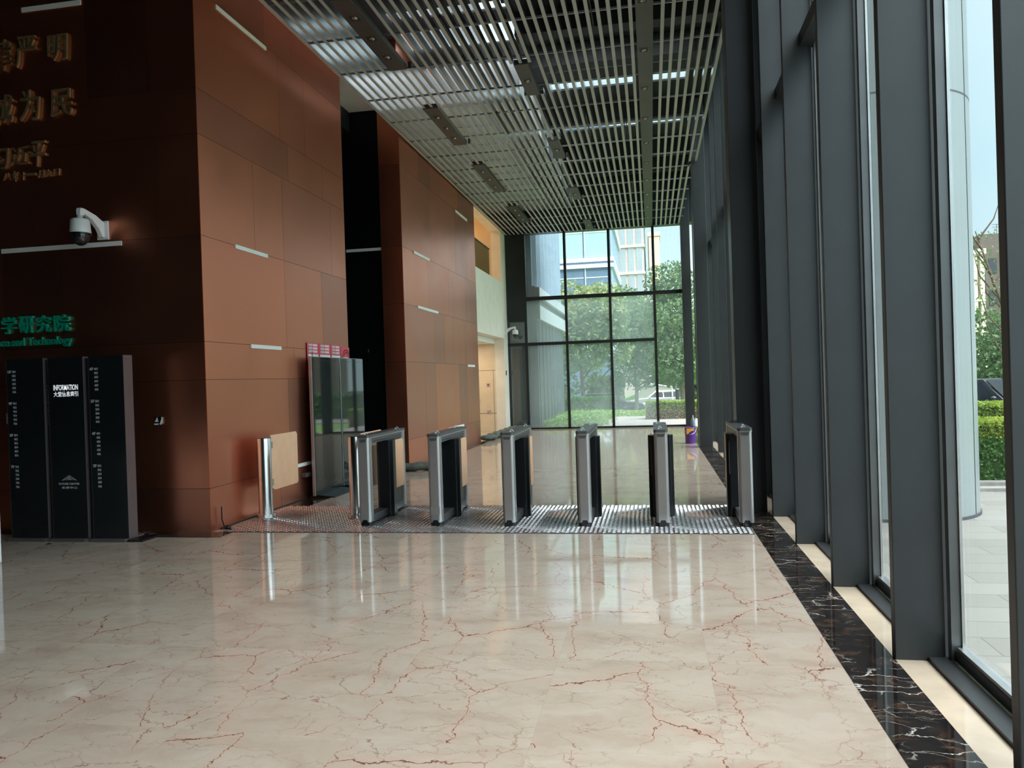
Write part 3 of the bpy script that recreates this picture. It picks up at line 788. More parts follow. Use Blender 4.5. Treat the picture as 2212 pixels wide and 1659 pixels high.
# ------------------------------------------------------------------ wall lettering
def lettering():
    gp = 'gold raised characters on the dark wall'
    G = [('律', -7.195, -6.892, 5.169, 5.518, 'leftmost of the upper line, cut by the photo edge'), ('严', -6.866, -6.585, 5.186, 5.522, 'middle of the upper line'), ('明', -6.466, -6.19, 5.216, 5.499, 'last of the upper line'),
         ('诚', -7.25, -6.90, 4.587, 4.901, 'leftmost of the second line, cut by the photo edge'), ('为', -6.844, -6.56, 4.589, 4.926, 'middle of the second line'), ('民', -6.451, -6.15, 4.603, 4.897, 'last of the second line')]
    for ch, x0, x1, z0, z1, l in G:
        b = MB(); put_text(b, ch, x0, x1-.03, z0, z1, 7.53, .03, .004, shear=.05)
        o = b.build('raised_character', 'gold'); tag(o, 'large gold raised character, '+l, 'lettering', gp)
    S = [('习', -7.243, -7.03, 4.08, 4.308, 'first of the signature line, cut by the photo edge'), ('近', -7.0, -6.745, 4.11, 4.312, 'middle of the signature line with a sweeping stroke'), ('平', -6.749, -6.55, 4.073, 4.354, 'last of the signature line with a long vertical stroke')]
    for ch, x0, x1, z0, z1, l in S:
        b = MB(); put_text(b, ch, x0, x1, z0, z1, 7.54, .022, .0, shear=.1)
        tag(b.build('raised_character', 'gold'), 'gold raised handwritten character, '+l, 'lettering', gp)
    D = [('八', -7.102, -7.0, 3.951, 4.033, 'first'), ('年', -6.977, -6.91, 3.932, 4.045, 'second'), ('十', -6.865, -6.81, 3.939, 4.026, 'third'), ('一', -6.793, -6.68, 3.98, 4.008, 'fourth, a flat stroke'),
         ('月', -6.652, -6.575, 3.948, 4.03, 'fifth'), ('九', -6.558, -6.47, 3.95, 4.03, 'sixth'), ('日', -6.453, -6.38, 3.957, 4.03, 'last')]
    for ch, x0, x1, z0, z1, l in D:
        b = MB(); put_text(b, ch, x0, x1, z0, z1, 7.548, .014, .0, shear=.1)
        tag(b.build('raised_character', 'gold'), 'small gold raised character of the date line, '+l, 'lettering', gp)
    gg = 'green raised lettering on the dark wall'
    for ch, x0, x1, l in (('学', -7.173, -6.985, 'first'), ('研', -6.946, -6.76, 'second'), ('究', -6.727, -6.535, 'third'), ('院', -6.498, -6.30, 'last')):
        b = MB(); put_text(b, ch, x0, x1, 2.228, 2.415, 7.53, .032, .012)
        tag(b.build('raised_character', 'green'), 'green raised Chinese character above the totem, %s of four' % l, 'lettering', gg)
    # the Latin line below: every letter stands on its own
    v, f = text_geo('ce and Technology', .0); w = max(p[0] for p in v)
    x0, x1 = -7.205, -6.30; cur = 0.0
    word = 'ce and Technology'; adv = [text_geo(word[:i+1]+'|', 0)[0] for i in range(len(word))]
    bar = max(p[0] for p in text_geo('|', 0)[0])-min(p[0] for p in text_geo('|', 0)[0])
    names = {'T': 'capital T'}
    seen = {}
    for i, ch in enumerate(word):
        if ch == ' ': continue
        gv, gf = text_geo(ch, .010, .5)
        pre = (max(p[0] for p in adv[i-1])-bar-.03) if i else 0.0
        b = MB(); sc = (x1-x0)/w
        b.add([(x0+(p[0]+pre)*sc, 7.538+(.5-p[2])*.024, 2.09+p[1]*.125) for p in gv], gf)
        seen[ch] = seen.get(ch, 0)+1
        wn = 'ce' if i < 2 else ('and' if i < 6 else 'Technology')
        ordn = '' if wn.count(ch) == 1 else [' first', ' second', ' third'][wn[:i-word.index(wn)].count(ch)]
        tag(b.build('raised_letter', 'green'), 'small green raised letter %s,%s one in the fragment %s' % (names.get(ch, ch), ordn, wn), 'lettering', gg)
lettering()

# ------------------------------------------------------------------ wall light slots
def slots():
    g = 'white light slots in the walls'
    def bar(loc, size, label):
        b = MB(); b.box(0, size[0], 0, size[1], 0, size[2])
        tag(b.build('light_slot', 'slot', None, loc), label, 'wall light', g)
    bar((-6.785, 7.553, 5.80), (.745, .014, .052), 'white horizontal light slot above the gold characters, at the top edge')
    bar((-7.153, 7.553, 3.135), (1.51, .014, .05), 'long white light slot under the domed camera')
    A = [(8.01, 9.155, 5.81, 'highest on the nearer copper side wall'), (8.25, 9.01, 3.155, 'middle height on the nearer copper side wall'), (8.53, 9.29, 2.01, 'lower on the nearer copper side wall, left of the red posters'), (9.58, 10.2, .45, 'near the floor behind the tall screens')]
    for a, c, z, l in A: bar((-4.699, a, z), (.014, c-a, .046), 'white light slot '+l)
    B = [(17.02, 18.13, 5.36, 'highest on the farther copper wall'), (13.76, 14.78, 3.92, 'second highest on the farther copper wall'), (13.91, 15.30, 2.92, 'third highest on the farther copper wall'), (17.74, 18.47, 1.865, 'at the far edge of the farther copper wall'), (15.80, 17.18, .50, 'lowest on the farther copper wall, above the second turnstile')]
    for a, c, z, l in B: bar((-4.261, a, z), (.014, c-a, .05), 'white light slot '+l)
    bar((-5.31, 13.116, 3.90), (.66, .014, .05), 'white light slot inside the black opening')
slots()

# ------------------------------------------------------------------ cameras
def build_cam(loc, rz, s, label):
    # arm reaches out along local -y from the wall plate
    t = thing('security_camera', label, 'camera', loc, rz); 
    b = MB(); b.box(-.075*s, .075*s, -.02*s, 0, -.11*s, .11*s); b.build('wall_plate', 'white_plastic', t, bevel=.004)
    b = MB(); pr = [(-.02, -.09), (-.02, .09), (-.16, .15), (-.34, .19), (-.40, .19), (-.41, .165), (-.41, .10), (-.36, .10), (-.34, .125), (-.22, .085), (-.11, .0), (-.05, -.09)]
    b.extr([(y*s, z*s) for y, z in pr], 'x', -.032*s, .032*s); b.build('bracket_arm', 'white_plastic', t, bevel=.01*s)
    b = MB(); b.lathe((0, -.385*s, 0), [(0, .11*s), (.03*s, .11*s), (.035*s, .07*s), (.085*s, .062*s), (.10*s, .045*s), (.112*s, -.09*s), (.112*s, -.105*s), (0, -.105*s)], 28)
    b.build('housing', 'white_plastic', t)
    b = MB(); b.cyl((0, -.385*s), .117*s, -.118*s, -.103*s, 28); b.build('rim', 'ts_black', t)
    b = MB(); b.sphere((0, -.385*s, -.118*s), .096*s, .096*s, .125*s, 24, 10, 0, -math.pi/2, 0); b.build('dome', 'dome', t)
build_cam((-5.86, 7.563, 3.31), 0, .92, 'white dome security camera on the dark copper wall above a light slot')
build_cam((-4.27, 22.72, 2.95), math.radians(90), .8, 'small white dome security camera on the cream wall near the far window')

# ------------------------------------------------------------------ small wall things
def smalls():
    b = MB(); b.box(0, .06, -.016, 0, 0, .12); tag(b.build('wall_switch', 'white_plastic', None, (-7.165, 7.563, 1.22), bevel=.003), 'white switch plate at the left photo edge beside the totem', 'switch')
    t = thing('socket_box', 'torn open metal wall socket with white scraps on the dark copper wall', 'socket', (-5.32, 7.563, 1.17))
    b = MB(); b.box(0, .1, -.006, 0, 0, .085); b.build('back_plate', 'ts_black', t)
    b = MB(); b.add([(.005, -.008, .03), (.045, -.02, .083), (.05, -.008, .03)], [(0, 1, 2)]); b.add([(.06, -.008, .005), (.098, -.02, .07), (.095, -.008, .005)], [(0, 2, 1)]); b.box(.0, .05, -.012, -.006, 0, .012); b.box(.07, .1, -.012, -.006, 0, .012); b.box(.088, .1, -.012, -.006, .0, .08)
    b.build('torn_cover', 'white_plastic', t)
    b = MB(); b.box(0, .06, 0, .30, 0, .055); tag(b.build('wall_box', 'alu_dark', None, (-4.697, 9.77, .30), bevel=.004), 'small grey box on the copper wall behind the left screen', 'box')
    t = thing('cable_stub', 'black cable end curling from the copper wall corner at floor level', 'cable', (-4.66, 7.72, .0125))
    b = MB(); b.tube([(0, 0, .24), (.0, .0, .1), (.01, .02, .03), (.04, .05, .012), (.09, .03, .012), (.12, -.04, .012)], .007, 8); b.build('wire', 'ts_black', t)
    b = MB(); b.sphere((.06, .0, .016), .05, .04, .022, 12, 6); b.build('coil', 'ts_black', t)
    b = MB(); b.add([(0, 0, .001), (.05, -.01, .004), (.09, .01, .003), (.06, .03, .002), (.02, .03, .004), (.045, .01, .012)], [(0, 1, 5), (1, 2, 5), (2, 3, 5), (3, 4, 5), (4, 0, 5)])
    tag(b.build('debris', 'ts_black', None, (-6.18, 6.93, 0)), 'small dark scrap lying on the floor before the totem', 'debris')
    # fire signs in the passage
    for (x, z, lab, r) in ((-4.83, 1.34, 'upper square dark red alarm sign in the beige passage', True), (-4.83, .535, 'lower square dark red extinguisher sign in the beige passage', False)):
        t = thing('fire_sign', lab, 'sign', (x, 22.447, z), 0)
        b = MB(); b.box(0, .1, 0, .004, 0, .1); b.build('plate', 'poster_white', t)
        b = MB()
        for q in ((0, .1, 0, .008), (0, .1, .092, .1), (0, .008, .008, .092), (.092, .1, .008, .092)): b.box(q[0], q[1], -.002, 0, q[2], q[3])
        b.build('border', 'sign_red', t)
        b = MB()
        if r: b.extr([(.05+.034*math.cos(a*.3927), .05+.034*math.sin(a*.3927)) for a in range(16)], 'y', -.002, 0)
        else:
            b.box(.018, .045, -.002, 0, .015, .075); b.box(.058, .085, -.002, 0, .055, .085); b.box(.065, .08, -.002, 0, .015, .045)
        b.build('pictogram', 'sign_red', t)
    b = MB(); b.cyl((0, 0), .018, 0, .09, 12); o = b.build('door_stop', 'alu_dark', None, (-5.07, 22.40, .95)); tag(o, 'small dark knob at the passage wall beside the copper wall end', 'knob')
    b = MB(); b.box(0, .02, 0, .06, 0, .14); tag(b.build('card_reader', 'ts_black', None, (-4.27, 22.62, 1.66), bevel=.004), 'small black card reader on the cream wall strip', 'card reader')
    # desk at the left edge
    t = thing('reception_desk', 'white marble desk end cut off by the left photo edge', 'desk', (-5.945, 6.16, 0))
    b = MB(); b.box(-2.2, 0, -1.0, .0, 0, .80); b.build('front', 'desk', t, bevel=.006)
    b = MB(); b.box(-2.2, .0, -1.0, 0.0, .80, .815); b.build('top', 'desk', t, bevel=.004)
smalls()

# ------------------------------------------------------------------ screens and posters
def screens():
    for i, (a, c, l) in enumerate(((9.88, 10.82, 'tall black display screen standing nearer, against the copper wall'), (10.87, 11.77, 'tall black display screen beside the first, nearer the dark opening'))):
        t = thing('display_kiosk', l, 'screen', (-4.60, a, 0), 0, 'pair of floor standing screens'); L = c-a
        b = MB(); b.box(-.0, .045, 0, L, .03, 1.94); b.build('body', 'alu', t, bevel=.006)
        b = MB(); b.box(.045, .0515, .008, L-.008, .038, 1.932); f = b.build('front_glass', 'screen', t)
        b = MB()
        for q in ((.03, L-.03, 1.88, 1.883), (.03, L-.03, .12, .122), (.03, .032, .12, 1.88), (L-.032, L-.03, .12, 1.88)): b.box(.0515, .052, q[0], q[1], q[2], q[3])
        b.build('display_edge', 'ts_black', f)
        b = MB(); b.extr([(-.06, 0), (.30, 0), (.30, .012), (.06, .035), (-.06, .035)], 'y', .06, L-.06); b.build('base', 'ts_black', t)
        b = MB(); b.tube([(.03, .07, 1.94), (.03, .07, 2.0)], .006, 6); b.build('antenna', 'ts_dark', t)
    P = [(10.04, 10.42), (10.435, 10.83), (10.845, 11.21)]
    for i, (a, c) in enumerate(P):
        t = thing('poster', 'red and white notice poster above the screens, %s of three' % ['left', 'middle', 'right'][i], 'poster', (-4.688, a, 1.55), 0, 'notice posters above the screens')
        L = c-a
        b = MB(); b.box(0, .004, 0, L, 0, .59); b.build('sheet', 'red', t)
        b = MB(); b.box(.004, .0055, .03, L-.02, .02, .43); b.build('white_field', 'poster_white', t)
        b = MB(); b.box(.0055, .0062, .06, L-.05, .36, .385); b.build('heading_bar', 'red', t)
        b = MB()
        for z in (.455, .50, .545): 
            b.box(.004, .0052, .05, L*.45, z, z+.03, 1); b.box(.004, .0052, L*.5, L-.05, z, z+.03, 0)
        b.build('headline_blocks', ['poster_line', 'poster_grey'], t)
    t = thing('poster', 'plain red poster with gold arc at the copper wall end', 'poster', (-4.688, 11.225, 1.55), 0)
    b = MB(); b.box(0, .004, 0, .33, 0, .57); b.build('sheet', 'red', t)
    b = MB()
    for r in (.10, .14):
        for k in range(14):
            a0, a1 = math.radians(20+k*10), math.radians(29+k*10); w = .012
            b.add([(.005, .2-math.cos(q)*rr, .38+math.sin(q)*rr) for q, rr in ((a0, r), (a1, r), (a1, r+w), (a0, r+w))], [(0, 1, 2, 3), (3, 2, 1, 0)])
    b.build('gold_arc', 'poster_gold', t)
    b = MB(); b.box(.004, .0055, .07, .16, .385, .415); b.box(.004, .0055, .18, .27, .385, .415); b.build('line_of_print', 'poster_line', t)
    b = MB(); b.box(0, .004, 0, .06, 0, .05); tag(b.build('sticker', 'blue_led', None, (-4.96, 13.12, 2.1)), 'tiny blue sticker inside the black opening', 'sticker')
screens()

# ------------------------------------------------------------------ sandbags and bucket
def sandbag(loc, rz, L, label, ear=False):
    t = thing('sandbag', label, 'sandbag', loc, rz, 'sandbags along the wall')
    b = MB(); n, m = 18, 12; rnd = random.Random(int(loc[1]*50)); v = []; fs = []
    for i in range(n+1):
        u = i/n*2-1; w = (1-abs(u)**3.5)**.6
        for k in range(m):
            a = 2*math.pi*k/m; r = 1+.10*math.sin(3*u*3+a)+rnd.uniform(-.04, .04)
            v.append((u*L/2, .13*math.cos(a)*(w*.9+.1)*r, max(0, .075+.075*math.sin(a)*(w*.85+.12)*r)))
    for i in range(n): fs += [(i*m+k, i*m+(k+1) % m, (i+1)*m+(k+1) % m, (i+1)*m+k) for k in range(m)]
    b.add(v, fs, 0, smooth=True); b.add(v, [tuple(range(m-1, -1, -1)), tuple(range(n*m, n*m+m))]); b.build('sack', 'sandbag', t)
    e = MB(); h = .22 if ear else .09
    e.add([(L*.42, -.06, .08), (L*.52, .0, .06), (L*.42, .07, .08), (L*.46, .01, .08+h)], [(0, 1, 3), (1, 2, 3), (2, 0, 3), (0, 2, 1)]); e.build('tied_end', 'sandbag', t)
def bags():
    n = 6
    for i in range(n):
        y = 19.27+i*.69
        sandbag((-4.12+.012*i, y, .001), math.radians(62), .62, 'grey green sandbag by the cream wall passage, %s of the row' % (['nearest', 'second', 'third', 'fourth', 'fifth', 'farthest'][i])+(' with a pointed end' if i == n-1 else ''), i == n-1)
    sandbag((-4.0, 12.93, .001), math.radians(25), .9, 'dark sandbag lying at the near corner of the farther copper wall')
    t = thing('bucket', 'purple and orange paint bucket beside the far dark column', 'bucket', (.80, 17.45, 0))
    b = MB(); b.lathe((0, 0, 0), [(0, .004), (.105, 0), (.112, .01), (.122, .25)], 28); b.build('body', 'bag_top', t)
    b = MB(); b.lathe((0, 0, 0), [(.1225, .25), (.127, .34), (.131, .345), (.131, .355), (.12, .352), (.10, .345), (0, .345)], 28); b.build('rim', 'bag_top', t)
    b = MB(); b.extr([(-.085, .2), (.0, .27), (.075, .29), (.08, .335), (-.085, .335)], 'y', -.134, -.09); b.build('orange_swoosh', 'bucket_or', t)
    b = MB(); b.tube([(-.128, 0, .33), (-.115, -.05, .27), (-.06, -.112, .22), (0, -.135, .2), (.06, -.112, .22), (.115, -.05, .27), (.128, 0, .33)], .004, 6); b.build('handle', 'alu', t)
    b = MB(); b.lathe((0, 0, 0), [(0, 0), (.05, .0), (.055, .05), (.05, .13), (.03, .19), (.016, .22), (.016, .26), (0, .262)], 16)
    tag(b.build('bottle', 'blue_bag', None, (.86, 17.42, .356)), 'pale blue grey bottle standing on the paint bucket', 'bottle')
bags()

# ------------------------------------------------------------------ outside
def terrain():
    b = MB(); b.box(1.62, 14, -10, 10.75, -.25, -.02); o = b.build('terrace', 'paver'); struct(o, 'pale stone paved terrace outside')
    b = MB(); b.box(1.62, 14, 10.75, 10.95, -.5, .03); b.box(1.62, 14, 10.30, 10.5, -.021, .02); struct(b.build('kerb', 'kerb'))
    b = MB(); b.box(-3.4, 1.6, 23.3, 31, -.3, -.02); struct(b.build('forecourt', 'path'), 'pinkish paved path outside the far window')
    b = MB(); xs = [-60, -3.45, 1.6, 14, 70]; ys = [-12, 10.9, 23.2, 31, 60, 140]
    def z(x, y):
        if y <= 11: return -.3
        if y <= 31: return -.3-.5*(y-11)/20
        return -.8-.6*min(1, (y-31)/29)
    v = [(x, y, z(x, y)) for y in ys for x in xs]; n = len(xs)
    b.add(v, [(j*n+i, j*n+i+1, (j+1)*n+i+1, (j+1)*n+i) for j in range(len(ys)-1) for i in range(n-1)])
    struct(b.build('ground', 'ground'), 'grassy ground around the building')
    b = MB(); b.add([(-30, 52, -1.2), (40, 52, -1.2), (40, 66, -1.36), (-30, 66, -1.36)], [(0, 1, 2, 3)]); b.add([(6, 27, -.68), (30, 27, -.68), (30, 36, -.86), (6, 36, -.86)], [(0, 1, 2, 3)])
    struct(b.build('road', 'asphalt'), 'grey asphalt street')
terrain()

def round_col():
    t = thing('round_column', 'thick round pale grey panelled column standing on the terrace', 'column', (2.51, 9.16, -.02))
    b = MB(); b.cyl((0, 0), .90, 0, 9, 64); b.build('shaft', 'column_panel', t)
    b = MB(); b.cyl((0, 0), .915, 0, .03, 64); b.build('foot_ring', 'groove', t)
    b = MB()
    for z in (1.05+.0, 4.30, 7.4): 
        if z > 2: b.cyl((0, 0), .9015, z, z+.018, 64)
    for a in (-38, 20, 78, 136, 194, 252):
        r = math.radians(a); c, s = math.cos(r), math.sin(r); w = .008
        b.add([(c*.9017-s*w*k, s*.9017+c*w*k, z) for z in (0.03, 9) for k in (-1, 1)], [(0, 1, 3, 2), (2, 3, 1, 0)])
    b.build('panel_joints', 'groove', t)
round_col()

def blob_pts(blobs, n):
    pts = []; tot = sum(b[3]*b[4]*b[5] for b in blobs)
    for bx in blobs:
        for _ in range(int(n*bx[3]*bx[4]*bx[5]/tot)+1):
            d = Vector((random.gauss(0, 1), random.gauss(0, 1), random.gauss(0, 1))).normalized(); r = random.uniform(.55, 1.0)**.6
            pts.append((bx[0]+d.x*bx[3]*r, bx[1]+d.y*bx[4]*r, bx[2]+d.z*bx[5]*r))
    return pts
def tree(loc, h, w, label, mat='leaf_mid', n=4200, leaf=.26, low=.25, mats2=None, blobs=None, seed=1):
    random.seed(seed)
    t = thing('tree', label, 'tree', loc, 0, 'trees outside the windows')
    b = MB(); b.tube([(0, 0, 0), (.05, .02, h*.2), (-.04, .04, h*.45), (.05, 0, h*.75)], [.13, .11, .08, .03], 8)
    for k in range(6):
        a = k*1.1; z = h*(.22+.07*k); b.tube([(0, 0, z), (math.cos(a)*w*.25, math.sin(a)*w*.25, z+h*.1), (math.cos(a)*w*.42, math.sin(a)*w*.42, z+h*.2)], [.06, .04, .015], 6)
    b.build('trunk', 'bark', t)
    if blobs is None:
        blobs = []
        for k in range(15):
            z = random.uniform(low, .88); rr = w*.5*math.sin(math.pi*min(1, (z-low)/(1-low)*.75+.22)); a = random.uniform(0, 6.28); q = random.uniform(.25, .8)*rr
            s = random.uniform(.22, .36)*w
            blobs.append((math.cos(a)*q, math.sin(a)*q, z*h, s, s, s*.8))
    f = MB(); pts = blob_pts(blobs, n); f.leaves(pts, leaf)
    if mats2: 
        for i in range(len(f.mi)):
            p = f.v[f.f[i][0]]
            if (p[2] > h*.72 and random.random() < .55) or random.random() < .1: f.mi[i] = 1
    f.build('foliage', [mat]+([mats2] if mats2 else []), t)
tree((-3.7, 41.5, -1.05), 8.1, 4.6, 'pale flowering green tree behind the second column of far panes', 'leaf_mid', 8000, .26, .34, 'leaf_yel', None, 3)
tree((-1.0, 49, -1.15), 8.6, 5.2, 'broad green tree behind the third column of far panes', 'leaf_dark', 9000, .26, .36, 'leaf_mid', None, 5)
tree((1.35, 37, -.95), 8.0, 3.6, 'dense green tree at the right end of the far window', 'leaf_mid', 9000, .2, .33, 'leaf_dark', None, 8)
tree((-7.2, 53, -1.25), 8.5, 6, 'dark tree behind the pale flowering tree', 'leaf_dark', 5000, .32, .08, None, None, 12)
tree((4.0, 57, -1.35), 9.0, 5.5, 'far dark green tree right of the street lamp', 'leaf_dark', 5000, .32, .1, None, None, 13)
tree((-12.5, 44, -1.1), 8.6, 7, 'dark green tree at the far left beyond the building wing', 'leaf_dark', 5000, .4, .05, None, None, 17)
tree((9.5, 100, -1.4), 8.0, 6, 'distant green tree to the right behind the grassy mound', 'leaf_mid', 4500, .4, .08, None, None, 18)
tree((17.6, 44, -1.1), 5.2, 6.0, 'dark green round tree low behind the dark car', 'leaf_dark', 6000, .26, .12, None, None, 14)
tree((1.2, 91.8, -1.4), 6.5, 3.4, 'distant green tree behind the grassy mound, to the left', 'leaf_mid', 3500, .36, .1, None, None, 51)
tree((5.6, 91.8, -1.4), 7.0, 3.6, 'distant green tree behind the grassy mound, at the middle', 'leaf_dark', 3500, .36, .1, None, None, 52)
def bare_tree():
    random.seed(21)
    t = thing('tree', 'thin sparse tree with slanting bare branches before the apartment block', 'tree', (9.6, 22, -.6), 0, 'trees outside the windows')
    b = MB(); b.tube([(0, 0, 0), (-.1, 0, 1.6), (-.35, 0, 2.9), (-.75, 0, 4.1), (-1.2, 0, 5.6)], [.09, .08, .06, .045, .012], 8)
    for k in range(14):
        z = 1.5+k*.3; x = -.08-(z-1.4)*.26; s = random.choice([-1, 1]); L = random.uniform(.6, 1.4)
        b.tube([(x, 0, z), (x+s*L*.4, random.uniform(-.2, .2), z+L*.55), (x+s*L*.6, random.uniform(-.3, .3), z+L*1.2)], [.03, .018, .006], 6)
    b.tube([(.15, 0, 1.0), (.1, .1, 2.5), (.0, .1, 4.0), (-.3, .1, 5.8)], [.05, .04, .03, .008], 6)
    b.build('trunk', 'bark', t)
    pts = []
    for k in range(650):
        z = random.uniform(2.9, 5.6); pts.append((-.1-(z-1.4)*.26+random.gauss(0, .5), random.gauss(0, .5), z))
    f = MB(); f.leaves(pts, .085); f.build('foliage', 'leaf_mid', t)
bare_tree()

def hedge(loc, sx, sy, sz, label, cat='hedge', top='leaf_hedge_top', side='leaf_hedge', leaf=.06, n=4000, seed=2, topfrac=.22):
    random.seed(seed)
    t = thing('hedge', label, cat, loc)
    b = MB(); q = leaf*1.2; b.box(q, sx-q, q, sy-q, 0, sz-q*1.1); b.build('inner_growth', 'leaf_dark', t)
    s = MB(); tp = MB()
    for k in range(n):
        u = random.random()
        f = random.choices([0, 1, 2, 3, 4], [sx*sz, sx*sz*.5, sy*sz, sy*sz, sx*sy])[0]; j = random.uniform(-1, .35)*leaf
        X, Y, Z = random.random()*sx, random.random()*sy, random.random()*sz
        if f == 0: p = (X, q*.4-j, Z)
        elif f == 1: p = (X, sy-q*.4+j, Z)
        elif f == 2: p = (q*.4-j, Y, Z)
        elif f == 3: p = (sx-q*.4+j, Y, Z)
        else: p = (X, Y, sz-q*.4+j)
        (tp if (p[2] > sz*(1-topfrac)) else s).leaves([p], leaf)
    s.build('side_foliage', side, t); tp.build('top_foliage', top, t)
hedge((2.9, 11.0, -.28), 3.4, .85, 1.08, 'low trimmed hedge outside the right window, lime at the top', leaf=.05, n=34000, seed=31)
hedge((3.6, 12.4, -.33), 4.2, .8, 1.30, 'higher green hedge behind the low trimmed hedge', leaf=.055, n=26000, top='leaf_hedge_top', seed=32, topfrac=.3)
hedge((-.25, 27.4, -.6), 2.4, .9, 1.22, 'square clipped hedge outside the far window, lime top over dry pink front', top='leaf_hedge_top', side='leaf_pink', leaf=.06, n=14000, seed=33, topfrac=.24)
hedge((-4.6, 36.5, -.95), 2.9, 1.0, 1.55, 'dark green hedge hiding the rear of the dark car', top='leaf_hedge', side='leaf_dark', leaf=.11, n=5000, seed=34)
hedge((5.5, 21.0, -.58), 7.5, .6, 1.0, 'far green hedge at the foot of the parked car', leaf=.08, n=4500, seed=35, top='leaf_hedge')
hedge((12, 60, -1.45), 22, 1.5, 2.4, 'long dark hedge beyond the street at right', leaf=.28, n=4500, seed=36, top='leaf_dark', side='leaf_dark')
hedge((-5.2, 62.5, -1.4), 3.0, 1.2, 3.0, 'tall dark shrubs behind the dark parked car', top='leaf_dark', side='leaf_dark', leaf=.2, n=3000, seed=37)
hedge((2.0, 69, -1.4), 5.0, 1.2, 2.2, 'dark shrubs behind the silver car', top='leaf_mid', side='leaf_dark', leaf=.2, n=3000, seed=38)
def cover():
    random.seed(41); b = MB()
    for k in range(5200):
        y = random.uniform(23.6, 31.5); x = random.uniform(-3.35, -1.45+random.uniform(-.5, .15)+(y-23.5)*.02); b.leaves([(x, y, random.uniform(-.02, .20))], .1)
    for k in range(1500):
        y = random.uniform(29.6, 31.4); x = random.uniform(-1.6, .5); b.leaves([(x, y, random.uniform(-.05, .16))], .1)
    tag(b.build('ground_cover', 'grass'), 'bright green leafy ground cover beside the outside path', 'plants', None, 'stuff')
cover()

def wing():
    t = thing('building_wing', 'dark blue grey building wing with vertical fins outside the far window', 'building', (-3.45, 23.7, 0))
    b = MB(); b.box(-9, 0, 0, 7.0, -.2, 3.35); b.build('lower_wall', 'wing_low', t)
    b = MB(); b.box(-9, -.02, -.01, 0, -.2, 4.4); b.build('end_wall', 'wing_end', t)
    b = MB(); b.box(-9, -.12, .0, 7.4, 4.36, 12); b.build('upper_wall', 'wing_up', t)
    b = MB(); b.box(-9, .12, .0, 8.2, 3.36, 3.80); b.build('lower_band', 'wing_band', t)
    b = MB(); b.box(-9, .0, .02, 8.0, 3.80, 4.06); b.build('recess_band', 'wing_low', t)
    b = MB(); b.box(-9, .12, .0, 8.2, 4.06, 4.36); b.build('upper_band', 'wing_band', t)
    b = MB(); b.box(-.24, .105, -.012, .0, 3.36, 4.36); b.build('band_end', 'wing_end', t)
    for k in range(8):
        y = .35+k*.93
        b = MB(); b.box(-.12, .0, y, y+.035, 4.36, 12); b.build('upper_fin', 'wing_fin', t)
        y = .28+k*.88
        b = MB(); b.box(0, .03, y, y+.025, -.2, 3.35); b.build('lower_fin', 'wing_lowfin', t)
wing()

def block(name, label, loc, rz, w, d, h, wall, floors, parts):
    t = thing(name, label, 'building', loc, rz)
    b = MB(); b.box(-w, 0, 0, d, -2, h); b.build('walls', wall, t)
    parts(t, w, d, h); return t
def office(t, w, d, h):
    for z in (3.2, 6.9, 10.75, 14.6):
        b = MB(); b.box(-w, .25, -.25, d, z, z+.32); b.box(-w, .2, -.2, d, z+.32, z+.5, 1); b.box(-w, .25, -.25, d, z+.5, z+.85)
        b.build('floor_band', ['b_band', 'b_blue'], t)
        for q in range(4):
            x = -w+q*w/4; g = MB(); g.box(x+.1, x+w/4-.1, -.06, .0, z+.9, z+3.6); f = g.build('window', 'b_teal' if z > 10 else 'b_blue', t)
            m = MB(); m.box(x+.02, x+.1, -.12, 0, z+.85, z+3.85); m.box(x+.1, x+w/4-.1, -.09, -.06, z+3.0, z+3.08); m.build('window_bar', 'b_band', f)
        for q in range(14):
            y = q*d/14; m = MB(); m.box(0, .1, y, y+.12, z+.85, z+3.85); m.build('side_fin', 'wing_fin', t)
block('office_building', 'blue glass office with pale horizontal bands behind the flowering tree', (-3.1, 66, 0), math.radians(0), 9, 16, 24, 'b_blue', 5, office)
def tower(t, w, d, h):
    for k in range(14):
        y = d*k/14; m = MB(); m.box(0, .12, y+.25, y+d/14-.25, 2, h-1); m.build('window_strip', 'b_grey', t)
    for k in range(8):
        z = 4+k*(h-4)/8; m = MB(); m.box(-w, .2, -.2, d, z, z+.3); m.build('floor_band', 'b_beige', t)
    for k in range(6):
        x = -w+w*k/6; m = MB(); m.box(x+.15, x+w/6-.15, -.1, 0, 2, h-2); m.build('front_window_strip', 'b_grey', t)
block('tower_block', 'pale pinkish tower with fine vertical strips behind the office', (-.55, 95, 0), 0, 6, 42, 30, 'b_pink', 8, tower)
def tower2(t, w, d, h):
    for k in range(5):
        z = 3+k*3.2; m = MB(); m.box(-.0, .1, 8, d-9, z, z+1.6); m.build('side_window', 'b_grey', t)
    m = MB(); m.box(-w-.1, .12, -.12, d, h-.5, h); m.build('parapet', 'b_beige', t)
block('tower_block', 'lower peach coloured tower right of the pinkish one', (1.42, 96, 0), 0, 1.3, 30, 18.9, 'b_beige', 5, tower2)
